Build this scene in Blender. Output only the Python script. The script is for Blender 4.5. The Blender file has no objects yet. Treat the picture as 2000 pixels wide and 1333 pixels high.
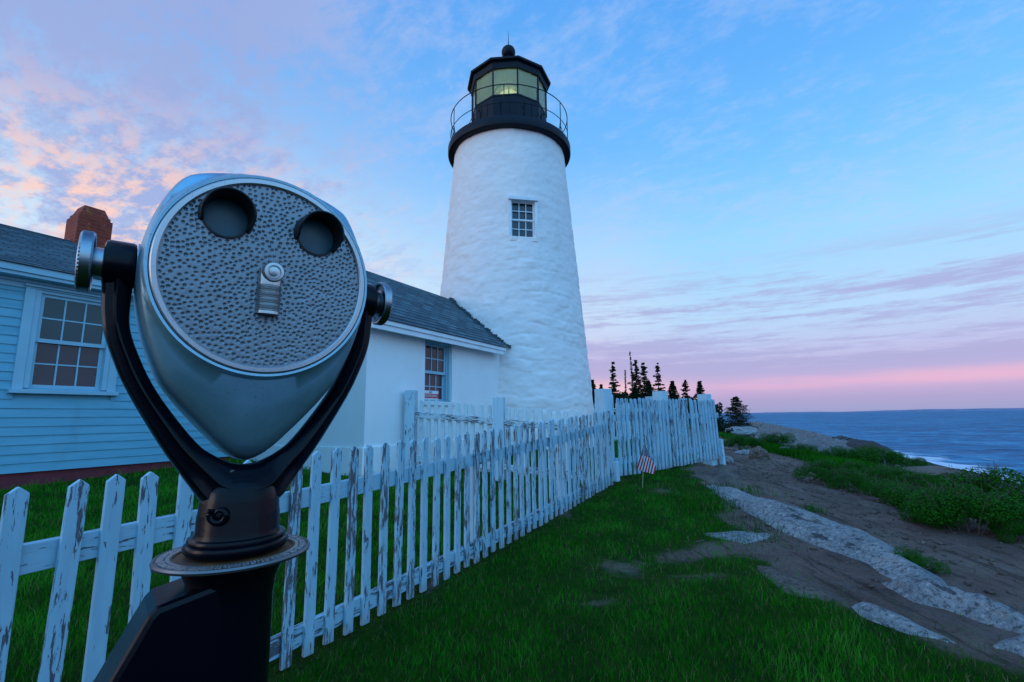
import bpy, bmesh, math, random
import numpy as np
from mathutils import Vector, Matrix, noise as mnoise

random.seed(7)
RNG = np.random.default_rng(7)
scene = bpy.context.scene
COL = scene.collection

# ------------------------------------------------------------------ camera
CAM_H = 1.2
PITCH, ROLL, FPX = math.radians(9.0), math.radians(0.85), 940.0
f0 = np.array([0, math.cos(PITCH), math.sin(PITCH)]); r0 = np.array([1.0, 0, 0]); u0 = np.cross(r0, f0)
CR = r0 * math.cos(ROLL) - u0 * math.sin(ROLL)
CU = u0 * math.cos(ROLL) + r0 * math.sin(ROLL)
cam_d = bpy.data.cameras.new('camera')
cam = bpy.data.objects.new('camera', cam_d); COL.objects.link(cam)
cam_d.sensor_width = 36.0; cam_d.lens = 36.0 * FPX / 2000.0
cam_d.clip_start = 0.05; cam_d.clip_end = 60000
m3 = Matrix((CR, CU, -f0)).transposed()
cam.matrix_world = Matrix.Translation((0, 0, CAM_H)) @ m3.to_4x4()
scene.camera = cam
scene.view_settings.view_transform = 'Standard'
scene.view_settings.look = 'None'
scene.view_settings.exposure = 0.0
scene.view_settings.gamma = 1.0
scene.render.resolution_x, scene.render.resolution_y = 1024, 682


def lin(r, g, b):
    f = lambda c: (c / 255 / 12.92) if c / 255 <= 0.04045 else ((c / 255 + 0.055) / 1.055) ** 2.4
    return (f(r), f(g), f(b), 1.0)


class NT:
    """small helper for node graphs"""
    def __init__(s, tree):
        s.t = tree
        for n in list(tree.nodes): tree.nodes.remove(n)
    def n(s, typ, **kw):
        nd = s.t.nodes.new(typ)
        for k, v in kw.items():
            if k == 'inp':
                for kk, vv in v.items(): s.set(nd, kk, vv)
            else: setattr(nd, k, v)
        return nd
    def set(s, nd, k, v):
        sock = nd.inputs[k]
        if isinstance(v, bpy.types.NodeSocket): s.t.links.new(v, sock)
        elif isinstance(v, bpy.types.Node): s.t.links.new(v.outputs[0], sock)
        else: sock.default_value = v
    def math(s, op, a, b=None, c=None, clamp=False):
        nd = s.n('ShaderNodeMath', operation=op); nd.use_clamp = clamp
        s.set(nd, 0, a)
        if b is not None: s.set(nd, 1, b)
        if c is not None: s.set(nd, 2, c)
        return nd.outputs[0]
    def mix(s, f, a, b, blend='MIX'):
        nd = s.n('ShaderNodeMix', data_type='RGBA', blend_type=blend)
        s.set(nd, 0, f); s.set(nd, 6, a); s.set(nd, 7, b)
        return nd.outputs[2]
    def ramp(s, f, stops, interp='LINEAR'):
        nd = s.n('ShaderNodeValToRGB'); cr = nd.color_ramp; cr.interpolation = interp
        while len(cr.elements) < len(stops): cr.elements.new(0.5)
        for e, (p, c) in zip(cr.elements, stops):
            e.position = p; e.color = c if len(c) == 4 else (*c, 1)
        s.set(nd, 0, f)
        return nd.outputs[0]
    def smooth(s, v, a, b):
        nd = s.n('ShaderNodeMapRange', interpolation_type='SMOOTHSTEP')
        s.set(nd, 0, v); s.set(nd, 1, a); s.set(nd, 2, b)
        return nd.outputs[0]
    def noise(s, vec, scale, detail=4, rough=0.55, dist=0.0):
        nd = s.n('ShaderNodeTexNoise')
        s.set(nd, 'Vector', vec); s.set(nd, 'Scale', scale); s.set(nd, 'Detail', detail)
        s.set(nd, 'Roughness', rough); s.set(nd, 'Distortion', dist)
        return nd.outputs[0]
    def vmul(s, vec, v):
        nd = s.n('ShaderNodeVectorMath', operation='MULTIPLY'); s.set(nd, 0, vec); s.set(nd, 1, v)
        return nd.outputs[0]
    def vadd(s, vec, v):
        nd = s.n('ShaderNodeVectorMath', operation='ADD'); s.set(nd, 0, vec); s.set(nd, 1, v)
        return nd.outputs[0]


# ------------------------------------------------------------------ sky
SUN_EL, SUN_AZ = math.radians(9), math.radians(-118)      # the afterglow: low, to the left and behind
world = bpy.data.worlds.new('World'); scene.world = world; world.use_nodes = True
W = NT(world.node_tree)
tc = W.n('ShaderNodeTexCoord')
D = tc.outputs['Generated']
sep = W.n('ShaderNodeSeparateXYZ'); W.set(sep, 0, D)
dx, dy, dz = sep.outputs
# right / centre column of the sky by elevation (sine), and the left column
sky_r = W.ramp(dz, [(0.0, lin(150, 158, 205)), (0.025, lin(168, 158, 207)), (0.05, lin(200, 168, 214)), (0.075, lin(184, 170, 218)),
                    (0.115, lin(186, 190, 232)), (0.18, lin(178, 214, 247)), (0.32, lin(152, 213, 254)), (0.45, lin(118, 194, 254)),
                    (0.58, lin(98, 176, 251)), (0.72, lin(80, 160, 243)), (1.0, lin(52, 118, 220))])
sky_c = W.ramp(dz, [(0.0, lin(250, 215, 205)), (0.04, lin(248, 200, 205)), (0.08, lin(215, 180, 216)), (0.12, lin(200, 192, 230)),
                    (0.2, lin(198, 224, 248)), (0.33, lin(168, 214, 252)), (0.5, lin(112, 186, 254)),
                    (0.6, lin(100, 176, 250)), (0.75, lin(80, 160, 243)), (1.0, lin(52, 118, 220))])
sky_l = W.ramp(dz, [(0.0, lin(252, 236, 226)), (0.12, lin(246, 240, 240)), (0.22, lin(222, 240, 253)), (0.34, lin(196, 224, 250)),
                    (0.46, lin(160, 200, 246)), (0.58, lin(122, 182, 246)), (0.75, lin(88, 156, 238)), (1.0, lin(52, 118, 220))])
xa = W.n('ShaderNodeMath', operation='ARCTAN2'); W.set(xa, 0, dx); W.set(xa, 1, dy)   # azimuth, 0 ahead, + right
az = xa.outputs[0]
base = W.mix(W.smooth(az, 0.42, 0.16), sky_r, sky_c)
base = W.mix(W.smooth(az, 0.05, -0.55), base, sky_l)
# high cloud field on a plane above the sea
den = W.math('ADD', dz, 0.10)
pu = W.math('DIVIDE', dx, den); pv = W.math('DIVIDE', dy, den)
cv = W.n('ShaderNodeCombineXYZ'); W.set(cv, 0, pu); W.set(cv, 1, pv)
rot = W.n('ShaderNodeVectorRotate', rotation_type='Z_AXIS'); W.set(rot, 'Vector', cv.outputs[0]); W.set(rot, 'Angle', 0.6)
st = W.vmul(rot.outputs[0], (1.0, 1.5, 1.0))
n1 = W.math('MULTIPLY_ADD', W.noise(st, 13.0, 6, 0.7, 0.3), 0.42, W.math('MULTIPLY', W.noise(st, 4.6, 8, 0.66, 0.5), 0.58))
n2 = W.noise(W.vadd(st, (7.3, 2.1, 0)), 0.9, 3, 0.5)
left = W.smooth(az, 0.10, -0.62)
cov = W.math('MULTIPLY_ADD', left, 0.10, 0.0)
dens = W.math('ADD', W.math('MULTIPLY_ADD', n2, 0.45, W.math('MULTIPLY', n1, 0.9)), cov)
cl = W.smooth(dens, 0.60, 0.84)
# pink-lit low part on the left, lavender higher up
glow = W.math('MULTIPLY', W.smooth(dz, 0.54, 0.33), W.smooth(W.noise(W.vadd(st, (3, 9, 0)), 6.5, 6, 0.65), 0.42, 0.60))
ccol_l = W.mix(glow, lin(156, 172, 222), lin(255, 207, 192))
ccol = W.mix(left, lin(186, 205, 245), ccol_l)
cam_amt = W.math('MULTIPLY', cl, W.math('MULTIPLY_ADD', left, 0.50, 0.40))
cam_amt = W.math('MULTIPLY', cam_amt, W.smooth(dz, 0.06, 0.22))
base = W.mix(cam_amt, base, ccol)
# low stratus streaks near the horizon
sv = W.n('ShaderNodeCombineXYZ'); W.set(sv, 0, W.math('MULTIPLY', az, 2.9)); W.set(sv, 1, W.math('MULTIPLY', dz, 46.0))
s1 = W.math('MULTIPLY_ADD', W.noise(W.vmul(W.vadd(sv.outputs[0], (5.1, 0.7, 0)), (4.2, 1.7, 1.0)), 1.3, 6, 0.68, 0.2), 0.34, W.math('MULTIPLY', W.noise(W.vmul(W.vadd(sv.outputs[0], (8.3, 1.9, 0)), (0.62, 0.85, 1.0)), 1.0, 6, 0.60, 0.1), 0.66))
sm = W.smooth(W.math('ADD', s1, W.math('MULTIPLY', W.smooth(dz, 0.15, 0.08), 0.10)), 0.46, 0.60)
sm = W.math('MULTIPLY', sm, W.math('MULTIPLY', W.smooth(dz, 0.31, 0.20), W.smooth(dz, 0.05, 0.09)))
base = W.mix(W.math('MULTIPLY', sm, 0.75), base, lin(164, 162, 212))
pk = W.math('MULTIPLY', W.smooth(dz, 0.036, 0.052), W.smooth(dz, 0.074, 0.056))
pk = W.math('MULTIPLY', pk, W.smooth(W.noise(W.vadd(sv.outputs[0], (4, 5, 0)), 0.9, 4, 0.5), 0.38, 0.60))
base = W.mix(W.math('MULTIPLY', pk, 0.48), base, lin(244, 178, 204))
# the half of the dome behind the photographer is brightened and blued as added fill
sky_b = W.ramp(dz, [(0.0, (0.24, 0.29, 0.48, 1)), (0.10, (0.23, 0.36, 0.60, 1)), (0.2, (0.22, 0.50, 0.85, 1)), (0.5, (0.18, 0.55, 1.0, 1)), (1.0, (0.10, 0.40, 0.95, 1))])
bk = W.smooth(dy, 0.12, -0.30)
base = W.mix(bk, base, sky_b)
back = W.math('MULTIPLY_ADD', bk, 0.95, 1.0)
# below the horizon: dark water colour
base = W.mix(W.smooth(dz, 0.0, -0.04), base, (0.03, 0.06, 0.12, 1))
nish = W.n('ShaderNodeTexSky', sky_type='NISHITA'); nish.sun_disc = False
nish.sun_elevation = SUN_EL; nish.sun_rotation = SUN_AZ
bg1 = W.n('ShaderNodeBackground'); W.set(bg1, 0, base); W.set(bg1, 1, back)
bg2 = W.n('ShaderNodeBackground'); W.set(bg2, 0, nish); W.set(bg2, 1, 0.012)
add = W.n('ShaderNodeAddShader'); W.set(add, 0, bg1); W.set(add, 1, bg2)
out = W.n('ShaderNodeOutputWorld'); W.set(out, 0, add)

# ------------------------------------------------------------------ sun (soft afterglow)
sd = bpy.data.lights.new('sun', 'SUN'); sd.energy = 0.40; sd.angle = math.radians(24); sd.color = (1.0, 0.80, 0.70)
sun = bpy.data.objects.new('sun', sd); COL.objects.link(sun)
sdir = Vector((math.sin(SUN_AZ) * math.cos(SUN_EL), math.cos(SUN_AZ) * math.cos(SUN_EL), math.sin(SUN_EL)))
sun.rotation_euler = sdir.to_track_quat('Z', 'Y').to_euler()


# ------------------------------------------------------------------ materials
MATS = {}
def mat(name):
    m = bpy.data.materials.new(name); m.use_nodes = True
    t = NT(m.node_tree)
    o = t.n('ShaderNodeOutputMaterial'); p = t.n('ShaderNodeBsdfPrincipled')
    t.set(o, 0, p); MATS[name] = m
    return m, t, p
def obj_co(t):
    return t.n('ShaderNodeTexCoord').outputs['Object']
def bump(t, p, h, strength=0.3, dist=0.01):
    b = t.n('ShaderNodeBump'); t.set(b, 'Strength', strength); t.set(b, 'Distance', dist); t.set(b, 'Height', h)
    t.set(p, 'Normal', b)
def simple(name, col, rough=0.6, metal=0.0, var=0.12, nscale=12, bumps=0.0, bscale=60, spec=0.5):
    m, t, p = mat(name); co = obj_co(t)
    n = t.noise(co, nscale, 5, 0.6)
    c = (*col, 1)
    lo = tuple(x * (1 - var) for x in col) + (1,); hi = tuple(min(1, x * (1 + var)) for x in col) + (1,)
    t.set(p, 'Base Color', t.ramp(n, [(0.3, lo), (0.7, hi)]))
    t.set(p, 'Roughness', t.math('MULTIPLY_ADD', n, 0.2, rough - 0.1)); t.set(p, 'Metallic', metal)
    t.set(p, 'Specular IOR Level', spec)
    if bumps: bump(t, p, t.noise(co, bscale, 4, 0.6), bumps, 0.005)
    return m

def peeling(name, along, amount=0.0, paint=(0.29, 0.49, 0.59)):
    """white paint flaking off grey wood; grain runs along local axis 'along' (0 x, 2 z)"""
    m, t, p = mat(name)
    oi = t.n('ShaderNodeObjectInfo')
    rnd = oi.outputs['Random']
    off = t.n('ShaderNodeCombineXYZ')
    for k in range(3): t.set(off, k, t.math('MULTIPLY', rnd, 31.0 + 17 * k))
    co = t.vadd(obj_co(t), off.outputs[0])
    sc = [62.0, 62.0, 62.0]; sc[along] = 9.0
    g = t.vmul(co, tuple(sc))
    a = t.noise(g, 1.0, 6, 0.68, 0.3)
    b = t.noise(co, 3.2, 3, 0.5)
    v = t.math('MULTIPLY_ADD', b, 0.34, t.math('MULTIPLY', a, 0.92))
    v = t.math('ADD', v, t.math('MULTIPLY_ADD', rnd, 0.12, amount - 0.028))
    msk = t.smooth(v, 0.700, 0.716)
    wood = t.ramp(t.noise(t.vmul(co, tuple(3.0 * x for x in sc)), 1.0, 4), [(0.3, (0.045, 0.055, 0.07)), (0.7, (0.13, 0.13, 0.145))])
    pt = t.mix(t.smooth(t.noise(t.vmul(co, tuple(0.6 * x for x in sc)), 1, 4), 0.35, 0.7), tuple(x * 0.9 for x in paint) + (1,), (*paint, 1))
    # hairline cracks in the paint
    crk = t.smooth(t.noise(t.vmul(co, tuple(2.2 * x if k != along else x * 0.8 for k, x in enumerate(sc))), 1, 3), 0.66, 0.70)
    pt = t.mix(t.math('MULTIPLY', crk, 0.6), pt, (0.25, 0.25, 0.27, 1))
    if along == 2:   # splashed soil at the foot of each picket
        sp = t.n('ShaderNodeSeparateXYZ'); t.set(sp, 0, obj_co(t))
        ft = t.math('MULTIPLY', t.smooth(sp.outputs[2], 0.10, 0.0), t.noise(g, 0.6, 3))
        pt = t.mix(t.math('MULTIPLY', ft, 0.9), pt, (0.25, 0.22, 0.20, 1))
    t.set(p, 'Base Color', t.mix(msk, pt, wood)); t.set(p, 'Roughness', 0.7)
    h = t.math('MULTIPLY_ADD', msk, -1.0, t.math('MULTIPLY', a, 0.4))
    bump(t, p, h, 0.7, 0.002)
    return m

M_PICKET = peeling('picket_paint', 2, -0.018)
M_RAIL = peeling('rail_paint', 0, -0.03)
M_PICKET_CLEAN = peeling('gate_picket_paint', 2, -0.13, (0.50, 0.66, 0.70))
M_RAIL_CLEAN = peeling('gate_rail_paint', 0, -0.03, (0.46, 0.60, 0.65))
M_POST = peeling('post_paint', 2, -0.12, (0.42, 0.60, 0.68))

def m_stucco(name, col, lump=1.0, stain=(0.55, 0.50, 0.40), stain_amt=0.12):
    m, t, p = mat(name); co = obj_co(t)
    n = t.noise(co, 2.2, 6, 0.6); n2 = t.noise(co, 26, 5, 0.6); n3 = t.noise(co, 0.7, 3)
    c = t.ramp(n, [(0.3, tuple(x * 0.93 for x in col)), (0.7, col)])
    c = t.mix(t.math('MULTIPLY', t.smooth(t.noise(t.vmul(co, (1.4, 1.4, 0.6)), 1.3, 5, 0.65), 0.60, 0.78), stain_amt * 4), c, (*stain, 1))
    t.set(p, 'Base Color', c); t.set(p, 'Roughness', 0.85)
    h = t.math('ADD', t.math('MULTIPLY', n, 1.0), t.math('MULTIPLY', n2, 0.12))
    bump(t, p, h, 0.4 * lump, 0.05)
    return m
M_TOWER = m_stucco('tower_whitewash', (0.86, 0.77, 0.73))
M_STUCCO = m_stucco('stucco', (0.84, 0.84, 0.84), 0.35)
M_STUCCO_GREEN = m_stucco('greenish_stucco', (0.46, 0.56, 0.57), 0.35, (0.35, 0.42, 0.42), 0.2)  # darker, greener stucco for the end wall and its footing

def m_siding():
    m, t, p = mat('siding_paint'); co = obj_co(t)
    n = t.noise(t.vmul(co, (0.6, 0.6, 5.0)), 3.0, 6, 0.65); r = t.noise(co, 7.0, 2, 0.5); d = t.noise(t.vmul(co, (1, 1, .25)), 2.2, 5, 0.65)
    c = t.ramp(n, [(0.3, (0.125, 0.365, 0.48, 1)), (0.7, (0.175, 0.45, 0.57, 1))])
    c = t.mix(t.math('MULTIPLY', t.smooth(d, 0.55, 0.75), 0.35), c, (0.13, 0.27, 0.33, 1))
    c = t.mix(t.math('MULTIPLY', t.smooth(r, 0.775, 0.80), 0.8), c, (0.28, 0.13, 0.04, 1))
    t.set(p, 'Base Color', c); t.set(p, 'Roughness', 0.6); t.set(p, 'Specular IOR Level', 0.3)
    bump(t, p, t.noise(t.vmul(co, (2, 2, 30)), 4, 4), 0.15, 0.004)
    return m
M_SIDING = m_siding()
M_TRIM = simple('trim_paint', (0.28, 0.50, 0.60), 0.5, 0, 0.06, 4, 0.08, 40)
M_TRIM2 = simple('passage_trim_paint', (0.70, 0.74, 0.77), 0.5, 0, 0.08, 4, 0.08, 40)
M_FOUND = simple('red_foundation_paint', (0.17, 0.025, 0.035), 0.8, 0, 0.3, 8, 0.4, 20)
M_BLACKP = simple('black_enamel', (0.008, 0.009, 0.012), 0.22, 0, 0.3, 30, 0.15, 25, 0.6)
M_IRON = simple('lantern_iron', (0.0025, 0.005, 0.013), 0.5, 0, 0.25, 6, 0.1, 30, 0.2)
M_DARK = simple('dark_interior', (0.012, 0.016, 0.022), 0.9)
M_RUBBER = simple('black_rubber', (0.006, 0.007, 0.009), 0.55)
M_BRASS = simple('lens_brass', (0.72, 0.68, 0.42), 0.5, 0.0, 0.1)
M_STICK = simple('flag_stick_wood', (0.45, 0.36, 0.24), 0.6)
M_SIGNW = simple('sign_white', (0.75, 0.75, 0.74), 0.5)
M_SIGNR = simple('sign_red', (0.55, 0.02, 0.04), 0.5)
M_INK = simple('sign_ink', (0.03, 0.03, 0.035), 0.6)
M_CURTAIN = simple('pale_blind', (0.30, 0.36, 0.40), 0.9)

def m_metal(name, col, rough, metal, pits=0.0):
    m, t, p = mat(name); co = obj_co(t)
    n = t.noise(co, 9, 5, 0.65); sp = t.noise(co, 220, 2, 0.6)
    c = t.ramp(n, [(0.25, tuple(x * 0.72 for x in col)), (0.75, col)])
    c = t.mix(t.math('MULTIPLY', t.smooth(sp, 0.66, 0.74), 0.55), c, tuple(x * 0.3 for x in col) + (1,))
    t.set(p, 'Base Color', c); t.set(p, 'Metallic', metal)
    t.set(p, 'Roughness', t.math('MULTIPLY_ADD', n, 0.25, rough - 0.12))
    h = t.math('ADD', t.math('MULTIPLY', t.noise(co, 40, 4), 0.4), t.math('MULTIPLY', sp, pits))
    bump(t, p, h, 0.15, 0.002)
    return m
M_SHELL = m_metal('cast_aluminium', (0.29, 0.52, 0.64), 0.36, 0.72, 0.5)
M_FACE = m_metal('hammered_face', (0.26, 0.29, 0.32), 0.42, 0.7)
M_RING = m_metal('worn_ring_metal', (0.55, 0.55, 0.57), 0.35, 0.8)
M_CHROME = m_metal('knob_chrome', (0.36, 0.40, 0.44), 0.30, 1.0)
M_NOSE = m_metal('coin_slot_nickel', (0.50, 0.50, 0.50), 0.28, 0.95)
M_LENSCAP = simple('eyepiece_glass', (0.026, 0.085, 0.115), 0.4, 0, 0.2, 20, 0, 60, 0.5)

def m_dial():
    m, t, p = mat('rusty_dial_metal'); co = obj_co(t)
    n = t.noise(co, 14, 6, 0.7)
    sp = t.n('ShaderNodeSeparateXYZ'); t.set(sp, 0, co)
    rr = t.math('SQRT', t.math('ADD', t.math('POWER', sp.outputs[0], 2.0), t.math('POWER', sp.outputs[1], 2.0)))
    ru = t.math('ADD', n, t.smooth(rr, 0.112, 0.085))
    f = t.smooth(t.math('ADD', ru, t.math('MULTIPLY', sp.outputs[0], 2.5)), 0.85, 1.45)
    t.set(p, 'Base Color', t.mix(f, (0.13, 0.135, 0.15, 1), t.ramp(n, [(0.3, (0.035, 0.014, 0.006)), (0.7, (0.22, 0.085, 0.022))])))
    t.set(p, 'Metallic', t.math('MULTIPLY_ADD', f, -0.7, 0.85)); t.set(p, 'Roughness', t.math('MULTIPLY_ADD', f, 0.35, 0.35))
    bump(t, p, n, 0.2, 0.002)
    return m
M_DIAL = m_dial()

def m_worn_black():
    m, t, p = mat('worn_black_enamel'); co = obj_co(t)
    n = t.noise(co, 14, 5, 0.6); g = t.noise(co, 60, 5, 0.65)
    msk = t.smooth(n, 0.735, 0.75)
    msk = t.math('MULTIPLY', msk, t.smooth(g, 0.45, 0.6))
    t.set(p, 'Base Color', t.mix(msk, (0.0015, 0.0022, 0.005, 1), (0.13, 0.09, 0.075, 1)))
    t.set(p, 'Roughness', t.math('MULTIPLY_ADD', msk, 0.4, 0.22)); t.set(p, 'Specular IOR Level', 0.15)
    bump(t, p, t.math('MULTIPLY_ADD', msk, -0.6, t.math('MULTIPLY', t.noise(co, 30, 4), 0.6)), 0.3, 0.003)
    return m
M_WORN = m_worn_black()

def m_glass(name, col, rough=0.06, ior=1.7):
    m, t, p = mat(name); co = obj_co(t)
    n = t.noise(co, 1.6, 3)
    t.set(p, 'Base Color', t.ramp(n, [(0.3, tuple(x * 0.75 for x in col)), (0.7, col)])); t.set(p, 'Roughness', rough); t.set(p, 'IOR', ior)
    bump(t, p, t.noise(co, 3.0, 2), 0.05, 0.02)
    return m
M_WGLASS = m_glass('window_glass', (0.022, 0.040, 0.048), 0.06, 1.5)
M_PANE_LOW = m_glass('lower_pane_glass', (0.060, 0.050, 0.056), 0.07, 1.45)  # pinkish horizon reflection put into the glass colour
M_PANE_HIGH = m_glass('upper_pane_glass', (0.020, 0.060, 0.070), 0.06, 1.45)  # blue-green sky reflection put into the glass colour
M_WGLASS2 = m_glass('tower_window_glass', (0.012, 0.022, 0.045), 0.08, 1.55)

def m_clear(name, tint):
    m, t, p = mat(name)
    t.t.nodes.remove(p); o = [n for n in t.t.nodes if n.type == 'OUTPUT_MATERIAL'][0]
    tr = t.n('ShaderNodeBsdfTransparent'); t.set(tr, 0, (*tint, 1))
    gl = t.n('ShaderNodeBsdfGlossy'); t.set(gl, 'Roughness', 0.05); t.set(gl, 0, (0.9, 0.95, 0.95, 1))
    fr = t.n('ShaderNodeFresnel'); t.set(fr, 0, 1.45)
    mx = t.n('ShaderNodeMixShader'); t.set(mx, 0, fr); t.set(mx, 1, tr); t.set(mx, 2, gl)
    df = t.n('ShaderNodeBsdfTranslucent'); t.set(df, 0, (0.80, 0.84, 0.60, 1)); d2 = t.n('ShaderNodeBsdfDiffuse'); t.set(d2, 0, (0.58, 0.60, 0.40, 1))
    m2 = t.n('ShaderNodeMixShader'); t.set(m2, 0, 0.35); t.set(m2, 1, df); t.set(m2, 2, d2)       # salt film on the panes
    m4 = t.n('ShaderNodeMixShader'); t.set(m4, 0, t.math('MULTIPLY_ADD', t.noise(obj_co(t), 2.5, 4), 0.22, 0.06)); t.set(m4, 1, mx); t.set(m4, 2, m2); t.set(o, 0, m4)
    return m
M_LANTGLASS = m_clear('lantern_glass', (0.88, 0.90, 0.78))
M_LENS = simple('fresnel_lens_glass', (0.55, 0.62, 0.42), 0.25, 0, 0.12, 6)
_p = [n for n in M_LENS.node_tree.nodes if n.type == 'BSDF_PRINCIPLED'][0]      # glow added to the lens to brighten the lantern room
_p.inputs['Emission Color'].default_value = (0.80, 0.82, 0.50, 1); _p.inputs['Emission Strength'].default_value = 0.75
M_CEIL = simple('lantern_ceiling_paint', (0.74, 0.76, 0.68), 0.7)

def m_shingle():
    m, t, p = mat('roof_shingles')
    uv = t.n('ShaderNodeUVMap').outputs[0]
    br = t.n('ShaderNodeTexBrick'); t.set(br, 'Vector', uv); t.set(br, 'Scale', 1.0)
    br.offset = 0.5; t.set(br, 'Brick Width', 0.30); t.set(br, 'Row Height', 0.13); t.set(br, 'Mortar Size', 0.012)
    t.set(br, 'Color1', (0.020, 0.055, 0.075, 1)); t.set(br, 'Color2', (0.085, 0.170, 0.20, 1)); t.set(br, 'Mortar', (0.004, 0.012, 0.02, 1))
    n = t.noise(uv, 5, 5, 0.6)
    t.set(p, 'Base Color', t.mix(t.math('MULTIPLY', n, 0.4), br.outputs[0], (0.07, 0.09, 0.10, 1)))
    t.set(p, 'Roughness', 0.85)
    bump(t, p, t.noise(uv, 60, 4), 0.4, 0.004)
    return m
M_SHINGLE = m_shingle()
M_SHINGLE_EDGE = simple('flashing_shingle', (0.05, 0.07, 0.08), 0.85, 0, 0.4, 10)

def m_brick():
    m, t, p = mat('lichen_brick'); co = obj_co(t)
    rotv = t.n('ShaderNodeCombineXYZ'); sp = t.n('ShaderNodeSeparateXYZ'); t.set(sp, 0, co)
    t.set(rotv, 0, t.math('ADD', sp.outputs[0], sp.outputs[1])); t.set(rotv, 1, sp.outputs[2])
    br = t.n('ShaderNodeTexBrick'); t.set(br, 'Vector', rotv.outputs[0]); t.set(br, 'Scale', 1.0)
    t.set(br, 'Brick Width', 0.21); t.set(br, 'Row Height', 0.068); t.set(br, 'Mortar Size', 0.006)
    t.set(br, 'Color1', (0.22, 0.022, 0.012, 1)); t.set(br, 'Color2', (0.34, 0.04, 0.016, 1)); t.set(br, 'Mortar', (0.20, 0.07, 0.04, 1))
    l = t.smooth(t.noise(co, 7, 6, 0.7), 0.54, 0.66)
    c = t.mix(t.math('MULTIPLY', l, 0.7), br.outputs[0], (0.34, 0.10, 0.006, 1))
    l2 = t.smooth(t.noise(co, 16, 3), 0.66, 0.70)
    t.set(p, 'Base Color', t.mix(t.math('MULTIPLY', l2, 0.6), c, (0.35, 0.33, 0.30, 1)))
    t.set(p, 'Roughness', 0.9); bump(t, p, br.outputs[1], -0.4, 0.01)
    return m
M_BRICK = m_brick()

def m_rock(name, a, b, lichen=(0.30, 0.15, 0.05), size=1.0):
    m, t, p = mat(name); co = t.vmul(t.n('ShaderNodeNewGeometry').outputs['Position'], (1 / size, 1 / size, 1 / size))
    n = t.noise(co, 2.6, 9, 0.72, 0.5); f = t.noise(co, 30, 6, 0.75); s = t.noise(t.vmul(co, (9, 1.4, 9)), 1.5, 7, 0.68, 0.3)
    sp_ = t.noise(co, 75, 3, 0.7)
    c = t.ramp(n, [(0.30, a), (0.5, tuple((p_ + q_) / 2 for p_, q_ in zip(a, b))), (0.66, b)])
    c = t.mix(t.math('MULTIPLY', t.smooth(f, 0.52, 0.60), 0.75), c, tuple(x * 0.30 for x in a) + (1,))
    c = t.mix(t.math('MULTIPLY', t.smooth(f, 0.44, 0.36), 0.55), c, tuple(min(1, x * 1.7) for x in b) + (1,))
    c = t.mix(t.math('MULTIPLY', t.smooth(sp_, 0.60, 0.66), 0.8), c, tuple(x * 0.18 for x in a) + (1,))
    crk = t.smooth(s, 0.58, 0.63)
    c = t.mix(t.math('MULTIPLY', crk, 0.8), c, tuple(x * 0.22 for x in a) + (1,))
    l = t.smooth(t.noise(co, 5.5, 6, 0.75), 0.60, 0.68)
    c = t.mix(t.math('MULTIPLY', l, 0.6), c, (*lichen, 1))
    t.set(p, 'Base Color', c); t.set(p, 'Roughness', 0.9); t.set(p, 'Specular IOR Level', 0.2)
    h = t.math('ADD', t.math('MULTIPLY', n, 0.9), t.math('ADD', t.math('MULTIPLY', f, 0.3), t.math('MULTIPLY', s, 0.7)))
    bump(t, p, h, 1.0, 0.07)
    return m
M_LEDGE = m_rock('pale_granite', (0.18, 0.19, 0.20), (0.40, 0.385, 0.37), (0.28, 0.14, 0.05))
M_BOULDER = m_rock('brown_boulder', (0.11, 0.085, 0.07), (0.23, 0.165, 0.13), (0.34, 0.14, 0.04))
M_SHORE = m_rock('grey_shore_ledge', (0.085, 0.082, 0.082), (0.27, 0.25, 0.24), (0.15, 0.12, 0.10), 5.0)
M_WETROCK = m_rock('wet_dark_rock', (0.035, 0.035, 0.038), (0.10, 0.09, 0.09), (0.05, 0.05, 0.05))

def m_leaf(name, lo, hi, rough=0.5, trans=0.25):
    m, t, p = mat(name)
    at = t.n('ShaderNodeAttribute', attribute_name='tint')
    c = t.ramp(at.outputs['Fac'], [(0.0, lo), (1.0, hi)])
    t.set(p, 'Base Color', c); t.set(p, 'Roughness', rough); t.set(p, 'Specular IOR Level', 0.08)
    o = [n for n in t.t.nodes if n.type == 'OUTPUT_MATERIAL'][0]
    tr = t.n('ShaderNodeBsdfTranslucent'); t.set(tr, 0, c)
    mx = t.n('ShaderNodeMixShader'); t.set(mx, 0, trans); t.set(mx, 1, p); t.set(mx, 2, tr); t.set(o, 0, mx)
    return m
def m_grass():
    m, t, p = mat('grass_blades')
    at = t.n('ShaderNodeAttribute', attribute_name='tint')
    c = t.ramp(at.outputs['Fac'], [(0.0, (0.003, 0.060, 0.0012)), (0.45, (0.012, 0.150, 0.003)), (0.84, (0.050, 0.30, 0.020)), (0.9, (0.10, 0.13, 0.03)), (1.0, (0.24, 0.19, 0.09))])
    t.set(p, 'Base Color', c); t.set(p, 'Roughness', 0.7); t.set(p, 'Specular IOR Level', 0.03)
    o = [n for n in t.t.nodes if n.type == 'OUTPUT_MATERIAL'][0]
    tr = t.n('ShaderNodeBsdfTranslucent'); t.set(tr, 0, c)
    mx = t.n('ShaderNodeMixShader'); t.set(mx, 0, 0.3); t.set(mx, 1, p); t.set(mx, 2, tr); t.set(o, 0, mx)
    return m
M_GRASS = m_grass()
M_ROSE = m_leaf('rose_leaves', (0.004, 0.045, 0.002), (0.026, 0.155, 0.007))
M_SPRUCE = m_leaf('spruce_needles', (0.006, 0.012, 0.008), (0.028, 0.045, 0.018), 0.7, 0.1)
M_BARK = simple('bark', (0.05, 0.04, 0.035), 0.9, 0, 0.4, 20)
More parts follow.
